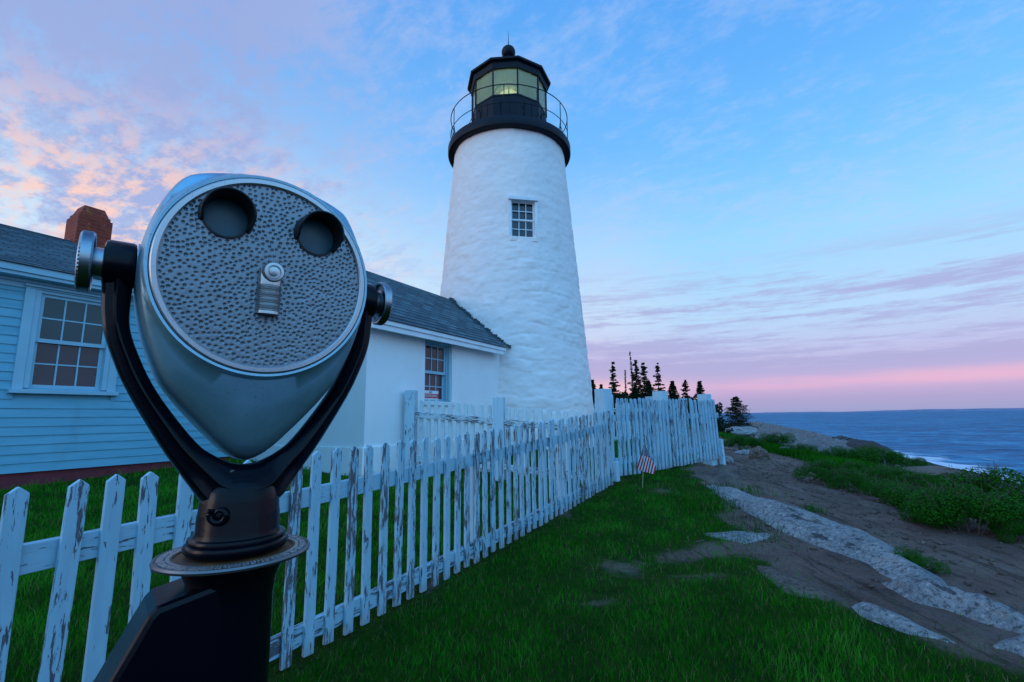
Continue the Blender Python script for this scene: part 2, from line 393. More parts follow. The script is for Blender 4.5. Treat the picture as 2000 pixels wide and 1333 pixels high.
M_TWIG = simple('twigs', (0.09, 0.065, 0.055), 0.9, 0, 0.3, 20)

def m_ground():
    m, t, p = mat('ground_soil')
    co = t.n('ShaderNodeNewGeometry').outputs['Position']
    at = t.n('ShaderNodeAttribute', attribute_name='cover')
    sp = t.n('ShaderNodeSeparateColor'); t.set(sp, 0, at.outputs['Color'])
    grass, rock = sp.outputs[0], sp.outputs[1]
    n = t.noise(co, 1.1, 8, 0.7, 0.4); f = t.noise(co, 38, 7, 0.75); g = t.noise(t.vmul(co, (6.5, 1.0, 4)), 1.0, 8, 0.7, 0.4); pb = t.noise(co, 95, 3, 0.7)
    dirt = t.ramp(n, [(0.32, (0.105, 0.064, 0.052)), (0.5, (0.195, 0.122, 0.098)), (0.68, (0.29, 0.19, 0.155))])
    dirt = t.mix(t.math('MULTIPLY', t.smooth(f, 0.51, 0.63), 0.60), dirt, (0.046, 0.030, 0.026, 1))
    dirt = t.mix(t.math('MULTIPLY', t.smooth(pb, 0.58, 0.64), 0.55), dirt, (0.23, 0.18, 0.16, 1))
    dirt = t.mix(t.math('MULTIPLY', t.smooth(f, 0.42, 0.34), 0.45), dirt, (0.20, 0.15, 0.13, 1))
    strat = t.smooth(g, 0.54, 0.60)
    dirt = t.mix(t.math('MULTIPLY', strat, 0.60), dirt, (0.045, 0.030, 0.027, 1))
    dirt = t.mix(t.math('MULTIPLY', t.smooth(g, 0.46, 0.40), 0.40), dirt, (0.20, 0.155, 0.14, 1))
    turf = t.ramp(t.noise(co, 9, 5), [(0.3, (0.010, 0.032, 0.003)), (0.7, (0.035, 0.068, 0.006))])
    rk = t.ramp(t.noise(t.vmul(co, (0.5, 0.14, 0.8)), 1.6, 9, 0.72, 0.5), [(0.28, (0.055, 0.05, 0.05)), (0.5, (0.16, 0.145, 0.14)), (0.72, (0.30, 0.28, 0.27))])
    rk = t.mix(t.math('MULTIPLY', t.smooth(t.noise(t.vmul(co, (1.2, 0.25, 2)), 1.5, 6, 0.7), 0.58, 0.66), 0.8), rk, (0.03, 0.028, 0.03, 1))
    gm = t.smooth(t.math('ADD', grass, t.math('MULTIPLY_ADD', t.noise(co, 6, 5, 0.7), 0.7, -0.35)), 0.35, 0.65)
    rm = t.smooth(t.math('ADD', rock, t.math('MULTIPLY_ADD', t.noise(co, 1.4, 5, 0.7), 0.6, -0.3)), 0.4, 0.6)
    c = t.mix(rm, dirt, rk); c = t.mix(gm, c, turf)
    wet = t.n('ShaderNodeSeparateXYZ'); t.set(wet, 0, co)
    c = t.mix(t.math('MULTIPLY', t.smooth(wet.outputs[2], -4.9, -6.0), 0.8), c, (0.022, 0.022, 0.025, 1))
    t.set(p, 'Base Color', c); t.set(p, 'Roughness', 0.95); t.set(p, 'Specular IOR Level', 0.1)
    h = t.math('ADD', t.math('MULTIPLY', f, 0.45), t.math('ADD', t.math('MULTIPLY', g, 0.9), n))
    bump(t, p, h, 1.0, 0.07)
    return m
M_GROUND = m_ground()

def m_sea():
    m, t, p = mat('sea_water')
    co = t.n('ShaderNodeNewGeometry').outputs['Position']
    at = t.n('ShaderNodeAttribute', attribute_name='foam')
    w1 = t.noise(t.vmul(co, (1, 0.45, 1)), 0.22, 6, 0.6, 0.4); w2 = t.noise(t.vmul(co, (1, 0.5, 1)), 0.03, 6, 0.6, 0.3)
    fo = t.noise(t.vmul(co, (1, 0.35, 1)), 0.22, 7, 0.7, 0.8)
    fm = t.smooth(t.math('ADD', at.outputs['Fac'], t.math('MULTIPLY', fo, 0.9)), 0.86, 1.02)
    caps = t.math('MULTIPLY', t.smooth(w1, 0.64, 0.70), 0.35)
    w3 = t.noise(t.vmul(co, (0.55, 1.0, 1)), 0.16, 9, 0.80, 0.5)
    c = t.ramp(t.math('MULTIPLY_ADD', w3, 0.75, t.math('MULTIPLY', w2, 0.25)), [(0.38, (0.000, 0.050, 0.110)), (0.5, (0.001, 0.130, 0.255)), (0.60, (0.030, 0.29, 0.45))])
    c = t.mix(t.math('MAXIMUM', fm, caps), c, (0.62, 0.66, 0.72, 1))
    t.set(p, 'Base Color', c); t.set(p, 'Roughness', t.math('MULTIPLY_ADD', fm, 0.2, 0.5)); t.set(p, 'IOR', 1.33); t.set(p, 'Specular IOR Level', 0.10)
    bump(t, p, t.math('ADD', w1, t.math('MULTIPLY', w2, 1.8)), 1.0, 1.6)
    return m
M_SEA = m_sea()
M_FAR = simple('far_shore_woods', (0.17, 0.20, 0.30), 1.0, 0, 0.15, 0.01)  # bluish distance haze put into the woods colour


# ------------------------------------------------------------------ object helpers
def tag(o, label=None, cat=None, group=None, kind=None):
    if label: o['label'] = label
    if cat: o['category'] = cat
    if group: o['group'] = group
    if kind: o['kind'] = kind
    return o
def empty(name, loc, label, cat, rz=0.0, group=None):
    o = bpy.data.objects.new(name, None); COL.objects.link(o); o.empty_display_size = 0.2
    o.location = loc; o.rotation_euler = (0, 0, rz)
    return tag(o, label, cat, group)
class MB:
    def __init__(s): s.v, s.f, s.m, s.uv = [], [], [], {}
    def add(s, vs, fs, mi=0):
        b = len(s.v); s.v += [tuple(map(float, p)) for p in vs]
        for f in fs: s.f.append(tuple(b + i for i in f)); s.m.append(mi)
    def box(s, c, size, R=None, mi=0):
        x, y, z = [k / 2 for k in size]
        P = [(-x, -y, -z), (x, -y, -z), (x, y, -z), (-x, y, -z), (-x, -y, z), (x, -y, z), (x, y, z), (-x, y, z)]
        if R is not None: P = [R @ Vector(p) for p in P]
        s.add([(p[0] + c[0], p[1] + c[1], p[2] + c[2]) for p in P],
              [(0, 3, 2, 1), (4, 5, 6, 7), (0, 1, 5, 4), (1, 2, 6, 5), (2, 3, 7, 6), (3, 0, 4, 7)], mi)
    def hexa(s, P, mi=0):
        s.add(P, [(0, 3, 2, 1), (4, 5, 6, 7), (0, 1, 5, 4), (1, 2, 6, 5), (2, 3, 7, 6), (3, 0, 4, 7)], mi)
    def loft(s, rings, cap0=True, cap1=True, closed=True, mi=0):
        n = len(rings[0]); vs = [p for r in rings for p in r]; fs = []
        for i in range(len(rings) - 1):
            for j in range(n if closed else n - 1):
                k = (j + 1) % n
                fs.append((i * n + j, i * n + k, (i + 1) * n + k, (i + 1) * n + j))
        if cap0: fs.append(tuple(reversed(range(n))))
        if cap1: fs.append(tuple((len(rings) - 1) * n + j for j in range(n)))
        s.add(vs, fs, mi)
    def lathe(s, prof, o=(0, 0, 0), ax=(0, 0, 1), seg=32, cap0=True, cap1=True, mi=0, ph=0.0):
        ax = Vector(ax).normalized(); q = ax.to_track_quat('Z', 'Y'); o = Vector(o)
        rings = []
        for r, h in prof:
            rings.append([o + q @ Vector((r * math.cos(ph + 2 * math.pi * k / seg), r * math.sin(ph + 2 * math.pi * k / seg), h)) for k in range(seg)])
        s.loft(rings, cap0, cap1, True, mi)
    def tube(s, pts, r, seg=8, mi=0, cap=True):
        pts = [Vector(p) for p in pts]; rings = []
        for i, p in enumerate(pts):
            t = (pts[min(i + 1, len(pts) - 1)] - pts[max(i - 1, 0)]).normalized()
            q = t.to_track_quat('Z', 'Y'); rr = r[i] if isinstance(r, (list, tuple)) else r
            rings.append([p + q @ Vector((rr * math.cos(2 * math.pi * k / seg), rr * math.sin(2 * math.pi * k / seg), 0)) for k in range(seg)])
        s.loft(rings, cap, cap, True, mi)
    def ring(s, R, r, o=(0, 0, 0), ax=(0, 0, 1), seg=48, rs=8, a0=0.0, a1=2 * math.pi, mi=0):
        ax = Vector(ax).normalized(); q = ax.to_track_quat('Z', 'Y'); o = Vector(o); full = abs(a1 - a0 - 2 * math.pi) < 1e-6
        rings = []
        for i in range(seg if full else seg + 1):
            a = a0 + (a1 - a0) * i / seg
            rings.append([o + q @ Vector(((R + r * math.cos(b)) * math.cos(a), (R + r * math.cos(b)) * math.sin(a), r * math.sin(b))) for b in [2 * math.pi * k / rs for k in range(rs)]])
        if full: rings.append(rings[0])
        s.loft(rings, not full, not full, True, mi)
    def build(s, name, mats, parent=None, smooth=None, bevel=0.0, origin=None):
        me = bpy.data.meshes.new(name)
        vs = s.v
        if origin is not None: vs = [(p[0] - origin[0], p[1] - origin[1], p[2] - origin[2]) for p in vs]
        me.from_pydata(vs, [], s.f)
        if not isinstance(mats, (list, tuple)): mats = [mats]
        for m in mats: me.materials.append(m)
        me.polygons.foreach_set('material_index', s.m)
        bm = bmesh.new(); bm.from_mesh(me); bmesh.ops.recalc_face_normals(bm, faces=bm.faces); bm.to_mesh(me); bm.free()
        if smooth is not None:
            me.shade_smooth(); me.set_sharp_from_angle(angle=math.radians(smooth))
        o = bpy.data.objects.new(name, me); COL.objects.link(o)
        if origin is not None: o.location = origin
        if parent is not None: o.parent = parent
        if bevel:
            b = o.modifiers.new('bevel', 'BEVEL'); b.width = bevel; b.segments = 2; b.limit_method = 'ANGLE'; b.angle_limit = math.radians(40)
        return o
def np_mesh(name, V, F, m, parent=None, attr=None, smooth=False):
    """V (n,3), F (k,3) or (k,4) numpy; attr = {name: per-vertex float array}"""
    me = bpy.data.meshes.new(name); k = F.shape[1]
    me.vertices.add(len(V)); me.vertices.foreach_set('co', np.ascontiguousarray(V, np.float32).ravel())
    me.loops.add(F.size); me.loops.foreach_set('vertex_index', np.ascontiguousarray(F, np.int32).ravel())
    me.polygons.add(len(F)); me.polygons.foreach_set('loop_start', np.arange(0, F.size, k, dtype=np.int32))
    me.materials.append(m)
    for an, av in (attr or {}).items():
        if av.ndim == 1:
            a = me.attributes.new(an, 'FLOAT', 'POINT'); a.data.foreach_set('value', np.ascontiguousarray(av, np.float32))
        else:
            a = me.attributes.new(an, 'FLOAT_COLOR', 'POINT'); a.data.foreach_set('color', np.ascontiguousarray(av, np.float32).ravel())
    me.update(calc_edges=True); me.validate()
    if smooth: me.shade_smooth()
    o = bpy.data.objects.new(name, me); COL.objects.link(o)
    if parent is not None: o.parent = parent
    return o
def dup(o, parent=None):
    c = o.copy(); COL.objects.link(c); c.parent = parent
    for ch in list(o.children): dup(ch, c)
    return c
def cr_spline(P, n):
    """Catmull-Rom resample of an open polyline"""
    P = [np.array(p, float) for p in P]; Q = [2 * P[0] - P[1]] + P + [2 * P[-1] - P[-2]]; out = []
    for i in range(1, len(Q) - 2):
        for k in range(n):
            t = k / n; a, b, c, d = Q[i - 1], Q[i], Q[i + 1], Q[i + 2]
            out.append(0.5 * (2 * b + (c - a) * t + (2 * a - 5 * b + 4 * c - d) * t * t + (3 * b - a - 3 * c + d) * t ** 3))
    out.append(P[-1]); return out
def sstep(x, a, b):
    t = np.clip((x - a) / (b - a), 0, 1); return t * t * (3 - 2 * t)

# value noise in numpy (for terrain, stone and dimples)
_PERM = RNG.random((256, 256))
def vnoise(x, y):
    xi, yi = np.floor(x).astype(int), np.floor(y).astype(int); fx, fy = x - xi, y - yi
    fx, fy = fx * fx * (3 - 2 * fx), fy * fy * (3 - 2 * fy)
    g = lambda a, b: _PERM[a % 256, b % 256]
    return (g(xi, yi) * (1 - fx) + g(xi + 1, yi) * fx) * (1 - fy) + (g(xi, yi + 1) * (1 - fx) + g(xi + 1, yi + 1) * fx) * fy
def fbm(x, y, o=4):
    s, a, t = 0, 0.5, 0
    for k in range(o): s = s + a * vnoise(x * 2 ** k + 17 * k, y * 2 ** k + 31 * k); t += a; a *= 0.5
    return s / t - 0.5

# ------------------------------------------------------------------ the lie of the land
SEA_Z = -6.8
FX, FY = -1.05, 2.7                                    # a point on the near fence line
EX, EY = 0.485, 0.875                                  # direction of fence, passage and house front
NX, NY = 0.875, -0.485                                 # their outward normal
def shore_x(y): return 32 + 0.43 * np.maximum(y, -10)
def bush_x(y): return 3.9 + 0.27 * y
def ground(x, y, rough=True):
    x = np.asarray(x, float); y = np.asarray(y, float)
    s = (x - FX) * EX + (y - FY) * EY; q = -((x - FX) * NX + (y - FY) * NY)
    base = 0.0 + 0.044 * np.clip(s, -1.5, 7) + 0.065 * np.clip(q, 0, 6.3) + np.clip(0.015 * (y - 8), 0, 0.9)
    x0 = 2.5 + 0.1 * y
    near = base - 0.10 * np.maximum(0, x - x0)
    # worn hollow beside the end of the fence
    near = near - 0.06 * np.exp(-(((x - 3.9) / 0.9) ** 2 + ((y - 8.6) / 1.3) ** 2))
    xb = bush_x(y); xd = xb + 4.5; xs = shore_x(y)
    at_d = base - 0.10 * np.maximum(0, xd - x0) - 1.2
    drop = near - 1.2 * sstep(x, xb + 0.9, xd)
    t = (x - xd) / np.maximum(xs - xd, 1)
    far = at_d + (SEA_Z - at_d) * t
    z = np.where(x > xd, far, drop)
    if rough:
        rk = sstep(x, xb + 2.0, xb + 7)
        amp = 0.25 + 0.006 * np.abs(y) + 0.012 * np.maximum(0, x - xb)
        rk = rk * (0.12 + 0.88 * sstep(xs - x, -2, 12)); z = z - 0.25 * np.maximum(0, x - xs)
        z = z + rk * amp * (1.6 * np.abs(fbm(x * 0.22 + 3, y * 0.09 + 5, 5)) * 2 - 0.4 + 0.8 * fbm(x * 0.6, y * 0.22, 3))
        z = z + 0.05 * fbm(x * 0.6, y * 0.6, 3) * sstep(x, 1.5, 4) + 0.025 * fbm(x * 1.7 + 9, y * 1.1, 3) * sstep(x, 2.2, 3.2)
    return z
def gz(x, y): return float(ground(x, y))
def px_ray(u, v):
    d = f0 + (u - 1000) / FPX * CR + (666.5 - v) / FPX * CU; return d / d[1]
def on_ground(u, v):
    """where a sight line of the survey photograph meets the terrain"""
    d = px_ray(u, v); Y = 0.8
    while Y < 400:
        p = np.array([0, 0, CAM_H]) + d * Y
        if p[2] < gz(p[0], p[1]): break
        Y *= 1.01
    lo, hi = Y / 1.01, Y
    for _ in range(18):
        mid = (lo + hi) / 2; p = np.array([0, 0, CAM_H]) + d * mid
        if p[2] < gz(p[0], p[1]): hi = mid
        else: lo = mid
    return np.array([0, 0, CAM_H]) + d * hi
def in_poly(x, y, P):
    r = np.zeros(np.shape(x), bool); n = len(P)
    for i in range(n):
        (x1, y1), (x2, y2) = P[i], P[(i + 1) % n]
        c = ((y1 > y) != (y2 > y)) & (x < (x2 - x1) * (y - y1) / (y2 - y1 + 1e-12) + x1)
        r ^= c
    return r
def poly_dist(x, y, P):
    """distance to the outline, positive inside"""
    d = np.full(np.shape(x), 1e9); n = len(P)
    for i in range(n):
        (x1, y1), (x2, y2) = P[i], P[(i + 1) % n]
        dx_, dy_ = x2 - x1, y2 - y1; t = np.clip(((x - x1) * dx_ + (y - y1) * dy_) / (dx_ * dx_ + dy_ * dy_ + 1e-12), 0, 1)
        d = np.minimum(d, np.hypot(x - x1 - t * dx_, y - y1 - t * dy_))
    return np.where(in_poly(x, y, P), d, -d)
def ground_poly(px): return [tuple(on_ground(u, v)[:2]) for u, v in px]

LAWN_EDGE = ground_poly([(1345, 915), (1392, 958), (1418, 1015), (1478, 1052), (1512, 1110), (1560, 1160), (1660, 1192), (1780, 1236), (1900, 1290), (2060, 1352)])
LAWN = [(3.3, 9.0)] + LAWN_EDGE + [(4.5, 0.2), (-1, -3), (-14, -3), (-14, 30), (2.6, 30), (4.4, 14.5), (3.9, 10.2)]
BARE = [(on_ground(u, v)[:2], rx, ry) for u, v, rx, ry in ((1205, 1108, 0.26, 0.30), (1165, 1178, 0.22, 0.10), (1330, 1088, 0.26, 0.22), (1370, 1128, 0.34, 0.10), (1290, 960, 0.2, 0.3), (1400, 1070, 0.3, 0.3), (1100, 1000, 0.12, 0.5), (850, 1130, 0.1, 0.5))]
def lawn_amount(x, y):
    d = poly_dist(x, y, LAWN)
    a = sstep(d + 0.5 * fbm(x * 2.2, y * 2.2, 4), -0.22, 0.30)
    for c, rx, ry in BARE:
        a = a * (1 - 0.62 * np.exp(-(((x - c[0]) / rx) ** 2 + ((y - c[1]) / ry) ** 2)))
    return a
def bush_amount(x, y):
    xb = bush_x(y) + 0.5 * fbm(x * 0.5 + 3, y * 0.5, 3)
    return sstep(x, xb - 0.35, xb + 0.3) * (1 - sstep(x, xb + 2.2, xb + 4.0)) * sstep(y, -2, 1) * (1 - sstep(y, 40, 60))

def make_terrain():
    xs = np.unique(np.concatenate([np.arange(-120, -16, 8.0), np.arange(-16, -3, 0.5), np.arange(-3, 9, 0.10), np.arange(9, 20, 0.3), np.arange(20, 60, 0.9), np.arange(60, 130, 2.0), np.arange(130, 300, 6.0)]))
    ys = np.unique(np.concatenate([np.arange(-14, 0, 0.7), np.arange(0, 12, 0.10), np.arange(12, 26, 0.3), np.arange(26, 70, 0.9), np.arange(70, 150, 2.2), np.arange(150, 431, 7.0)]))
    X, Y = np.meshgrid(xs, ys); Z = ground(X, Y)
    Z = np.where(Y > 395, Z - (Y - 395) * 0.35, Z)
    Z = np.maximum(Z, SEA_Z - 5)
    n, k = X.shape
    idx = np.arange(n * k).reshape(n, k)
    F = np.stack([idx[:-1, :-1], idx[:-1, 1:], idx[1:, 1:], idx[1:, :-1]], -1).reshape(-1, 4)
    cover = np.zeros((n * k, 4), np.float32); cover[:, 3] = 1
    x, y = X.ravel(), Y.ravel()
    g = np.maximum(lawn_amount(x, y), 0.8 * bush_amount(x, y))
    g = np.maximum(g, sstep(-x, -(4 + 0.33 * y), -(1 + 0.33 * y)) * sstep(y, 26, 34))
    cover[:, 0] = g
    cover[:, 1] = sstep(x, bush_x(y) + 2.5, bush_x(y) + 5.5)
    o = np_mesh('ground', np.stack([x, y, Z.ravel()], -1), F, M_GROUND, attr={'cover': cover}, smooth=True)
    tag(o, kind='structure')
make_terrain()

def make_sea():
    xs = np.unique(np.concatenate([np.arange(20, 240, 2.5), np.geomspace(240, 30000, 30), -np.geomspace(20, 30000, 14)]))
    ys = np.unique(np.concatenate([np.arange(-40, 260, 2.5), np.geomspace(260, 30000, 34)]))
    X, Y = np.meshgrid(xs, ys); n, k = X.shape; idx = np.arange(n * k).reshape(n, k)
    fade = np.exp(-np.hypot(X, Y) / 400)
    Z = SEA_Z + fade * (0.5 * fbm(X * 0.10 + 0.07 * Y, Y * 0.05, 3) + 0.35 * fbm(X * 0.3, Y * 0.2, 3))
    F = np.stack([idx[:-1, :-1], idx[:-1, 1:], idx[1:, 1:], idx[1:, :-1]], -1).reshape(-1, 4)
    d = X - shore_x(Y)
    foam = (0.30 + 0.36 * np.exp(-((Y - 78) / 38) ** 2)) * np.exp(-np.maximum(d - 1, 0) / 10.0) * (Y < 330)
    o = np_mesh('sea', np.stack([X.ravel(), Y.ravel(), Z.ravel()], -1), F, M_SEA, attr={'foam': foam.ravel()}, smooth=True)
    tag(o, kind='structure')
make_sea()

def make_far_shore():
    mb = MB(); rings = []
    for k in range(90):
        a = math.radians(8 + 62 * k / 89); d = 9000
        h = 16 + 60 * max(0, 0.32 + fbm(np.array(k * 0.16), np.array(3.3), 4)) * (0.35 + 0.65 * sstep(k, 20, 60))
        c = Vector((math.sin(a) * d, math.cos(a) * d, SEA_Z)); o = Vector((math.sin(a), math.cos(a), 0))
        rings.append([c - o * 120 - Vector((0, 0, 6)), c - o * 60 + Vector((0, 0, h * 0.7)), c + Vector((0, 0, h)), c + o * 400 - Vector((0, 0, 6))])
    mb.loft(rings, True, True, True)
    tag(mb.build('hills', M_FAR, smooth=60), kind='structure')
make_far_shore()

# ------------------------------------------------------------------ lighthouse
TX, TY = -0.05, 12.7
TWR_PROF = [(0.0, 2.26), (1.4, 2.13), (3.2, 1.985), (4.8, 1.845), (6.0, 1.745), (7.0, 1.66), (8.0, 1.575), (8.6, 1.53)]
def twr_r(z): return float(np.interp(z, [a for a, b in TWR_PROF], [b for a, b in TWR_PROF]))
def make_tower():
    root = empty('lighthouse', (TX, TY, 0), 'white conical stone lighthouse with black lantern room and round gallery', 'lighthouse')
    root.rotation_euler = (0, math.radians(0.35), 0)
    NA, NZ = 420, 330
    zs = np.linspace(-0.3, 8.55, NZ)
    A = np.linspace(0, 2 * math.pi, NA, endpoint=False)
    # window opening, seen slightly to the right of the tower axis
    aw = math.atan2(-1.70, 0.33); aw = aw % (2 * math.pi)
    wz0, wz1, half = 5.46, 6.46, 0.335
    AA, ZZ = np.meshgrid(A, zs)
    R = np.interp(ZZ, [a for a, b in TWR_PROF], [b for a, b in TWR_PROF])
    # rubble courses under the render
    arc = AA * 2.0
    course = 0.42 + 0 * ZZ
    row = ZZ / 0.27 + 1.6 * fbm(arc * 0.9, ZZ * 0.6, 3)
    colm = arc / 0.62 + 0.5 * (np.floor(row) % 2)
    cell = np.abs((row % 1) - 0.5) * 2; cell2 = np.abs((colm % 1) - 0.5) * 2
    joint = np.maximum(sstep(cell, 0.62, 1.0) , 0.7 * sstep(cell2, 0.72, 1.0))
    rnd = vnoise(np.floor(row) * 3.7 + 0.5, np.floor(colm) * 5.1 + 0.5)
    vis = 0.30 + 0.70 * sstep(ZZ, 7.5, 4.0)
    dsp = 0.045 * fbm(arc * 1.3 + 4, ZZ * 1.8, 4) + vis * (-0.010 * joint * sstep(rnd, 0.35, 0.9) + 0.020 * (rnd - 0.5) * (1 - joint)) + vis * 0.036 * fbm(arc * 3.0, ZZ * 5.8, 4) + 0.018 * fbm(arc * 7, ZZ * 10, 3)
    wrap = np.minimum(AA, 2 * math.pi - AA) / 0.12
    dsp = dsp * np.clip(wrap, 0, 1)
    R = R + dsp
    V = np.stack([R * np.cos(AA), R * np.sin(AA), ZZ], -1).reshape(-1, 3)
    idx = np.arange(NA * NZ).reshape(NZ, NA); nx = np.roll(idx, -1, 1)
    F = np.stack([idx[:-1], nx[:-1], nx[1:], idx[1:]], -1).reshape(-1, 4)
    ac = np.array([math.cos(aw), math.sin(aw)]); at_ = np.array([-math.sin(aw), math.cos(aw)])
    cen = V[F].mean(1); lat = cen[:, :2] @ at_; dep = cen[:, :2] @ ac
    keep = ~((np.abs(lat) < half) & (dep > 0) & (cen[:, 2] > wz0) & (cen[:, 2] < wz1))
    body = np_mesh('tower_wall', V, F[keep], M_TOWER, root, smooth=True)
    # opening lining, frame and sashes in a local frame: x across, y inwards, z up
    def L(x, y, z):
        r_ = 1.72
        p = ac * (r_ - y) + at_ * x; return (p[0], p[1], z)
    def lbox(mb, x0, x1, y0, y1, z0, z1, mi=0):
        mb.hexa([L(x0, y0, z0), L(x1, y0, z0), L(x1, y1, z0), L(x0, y1, z0), L(x0, y0, z1), L(x1, y0, z1), L(x1, y1, z1), L(x0, y1, z1)], mi)
    win = MB()
    for s_ in (-1, 1):
        lbox(win, *(sorted((s_ * 0.29, s_ * 0.36))), -0.02, 0.22, wz0 - 0.01, wz1 - 0.03)
    lbox(win, -0.37, 0.37, -0.06, 0.24, wz1 - 0.07, wz1 + 0.02)
    wn = win.build('window', M_TRIM2, root, bevel=0.006)
    sl = MB(); lbox(sl, -0.33, 0.33, -0.06, 0.2, wz0 - 0.115, wz0 + 0.0)
    sl.build('sill', M_TOWER, wn, bevel=0.015)
    gl = MB(); lbox(gl, -0.29, 0.29, 0.125, 0.14, wz0, wz1 - 0.07); gl.build('glass', M_WGLASS2, wn)
    sash = MB()
    zt = wz1 - 0.07; zm = (wz0 + zt) / 2
    for z0, z1, yy in ((wz0, zm + 0.01, 0.095), (zm - 0.015, zt, 0.075)):
        for s_ in (-1, 1): lbox(sash, *(sorted((s_ * 0.255, s_ * 0.289))), yy, yy + 0.03, z0, z1)
        lbox(sash, -0.2545, 0.2545, yy, yy + 0.03, z0, z0 + 0.035); lbox(sash, -0.2545, 0.2545, yy, yy + 0.03, z1 - 0.035, z1)
        for x in (-0.085, 0.085): lbox(sash, x - 0.009, x + 0.009, yy + 0.003, yy + 0.027, z0 + 0.036, z1 - 0.036)
        zz = (z0 + z1) / 2; lbox(sash, -0.254, 0.254, yy + 0.006, yy + 0.024, zz - 0.009, zz + 0.009)
    sash.build('sash', M_TRIM2, wn)
    bl = MB(); lbox(bl, 0.09, 0.24, 0.142, 0.16, wz0, wz0 + 0.75); bl.build('curtain', M_CURTAIN, wn)
    # gallery
    g = MB(); g.lathe([(1.50, 8.40), (1.66, 8.40), (1.72, 8.43), (1.73, 8.47), (1.73, 8.63), (1.715, 8.66), (1.0, 8.67)], seg=96)
    gal = g.build('gallery', M_IRON, root, smooth=35)
    rail = MB()
    rail.ring(1.66, 0.013, (0, 0, 9.55), seg=96, rs=6); rail.ring(1.66, 0.010, (0, 0, 9.05), seg=96, rs=6)
    NP = 12
    for k in range(NP):
        a = math.radians(-90 - 4) + 2 * math.pi * k / NP; c_, s_ = math.cos(a), math.sin(a)
        rail.tube([(1.66 * c_, 1.66 * s_, 8.66), (1.66 * c_, 1.66 * s_, 9.56)], 0.011, 6)
        for d_ in (-0.12, 0.12):
            a2 = a + d_ / 1.66
            rail.tube([(1.66 * c_, 1.66 * s_, 8.86), (1.68 * math.cos(a2), 1.68 * math.sin(a2), 8.66)], 0.008, 5)
        rail.tube([(1.66 * c_, 1.66 * s_, 9.05), (1.60 * c_, 1.60 * s_, 8.66)], 0.008, 5)
    rail.build('railing', M_IRON, root, smooth=60)
    # lantern: ten-sided
    N = 10; RL = 1.075; ph = math.radians(-90 - 5 + 18)
    vx = lambda k, r, z: (r * math.cos(ph + 2 * math.pi * k / N), r * math.sin(ph + 2 * math.pi * k / N), z)
    b = MB()
    b.loft([[vx(k, RL, z) for k in range(N)] for z in (8.65, 9.70)])
    for k in range(N):      # vertical iron plates and vents on the parapet
        for f_ in (0.33, 0.66):
            p = Vector(vx(k, RL + 0.004, 0)).lerp(Vector(vx(k + 1, RL + 0.004, 0)), f_)
            b.tube([(p.x, p.y, 8.68), (p.x, p.y, 9.62)], 0.010, 5)
        p = Vector(vx(k, RL + 0.02, 0)).lerp(Vector(vx(k + 1, RL + 0.02, 0)), 0.3); o_ = p.normalized()
        b.tube([(p.x, p.y, 9.15), (p.x, p.y, 9.42), (p.x + o_.x * 0.06, p.y + o_.y * 0.06, 9.50), (p.x + o_.x * 0.07, p.y + o_.y * 0.07, 9.44)], 0.013, 6)
    b.build('lantern_parapet', M_IRON, root)
    fr = MB()
    for k in range(N): fr.tube([vx(k, RL, 9.66), vx(k, RL, 10.56)], 0.021, 6)
    for z in (9.715, 10.53): fr.loft([[vx(k, r, zz) for k in range(N + 1)] for r, zz in ((RL + 0.012, z - 0.022), (RL + 0.012, z + 0.022), (RL - 0.03, z + 0.022), (RL - 0.03, z - 0.022), (RL + 0.012, z - 0.022))], False, False, False)
    fr.build('lantern_frame', M_IRON, root)
    gp = MB()
    for k in range(N): gp.loft([[vx(k, RL - 0.012, z), vx(k + 1, RL - 0.012, z), vx(k + 1, RL - 0.018, z), vx(k, RL - 0.018, z)] for z in (9.735, 10.51)])
    gp.build('lantern_glass', M_LANTGLASS, root)
    rf = MB()
    rf.loft([[vx(k, r, z) for k in range(N)] for r, z in ((1.02, 10.50), (1.11, 10.50), (1.13, 10.66), (1.215, 10.70), (1.225, 10.75), (0.42, 11.33), (0.20, 11.50))])
    roof = rf.build('lantern_roof', M_IRON, root, smooth=20)
    vb = MB(); vb.lathe([(0.20, 11.45), (0.24, 11.50), (0.13, 11.56), (0.12, 11.64)] + [(0.205 * math.cos(a), 11.83 + 0.205 * math.sin(a)) for a in np.linspace(-1.0, 1.5, 12)], seg=28)
    vb.build('vent_ball', M_IRON, roof, smooth=50)
    rd = MB(); rd.tube([(0, 0, 12.0), (0, 0, 12.2), (0, 0, 12.55)], [0.016, 0.010, 0.003], 6)
    rd.build('lightning_rod', M_IRON, roof)
    # the lens: barrel of stacked prisms on a pedestal, with brass hoops
    pr = []
    for i in range(27):
        z = 9.55 + i * 0.035; t = (i - 13) / 13.0; r = 0.36 * math.sqrt(max(0.08, 1 - 0.72 * t * t))
        pr += [(r, z), (r + 0.022, z + 0.017)]
    lm = MB(); lm.lathe([(0.12, 8.7), (0.12, 9.54)] + pr + [(0.16, 10.52)], seg=28)
    le = lm.build('fresnel_lens', M_LENS, root, smooth=30)
    hp = MB()
    for a in range(4): hp.ring(0.50, 0.022, (0, 0, 10.03), (math.cos(a * math.pi / 4), math.sin(a * math.pi / 4), 0), 40, 6)
    for z in (9.6, 10.48): hp.ring(0.40, 0.03, (0, 0, z), (0, 0, 1), 40, 6)
    hp.build('lens_cage', M_BRASS, le, smooth=60)
    ce = MB(); ce.lathe([(1.02, 10.495), (0.85, 10.56), (0.2, 10.9)], seg=20, cap0=True); ce.build('ceiling', M_CEIL, roof)
    return root
make_tower()

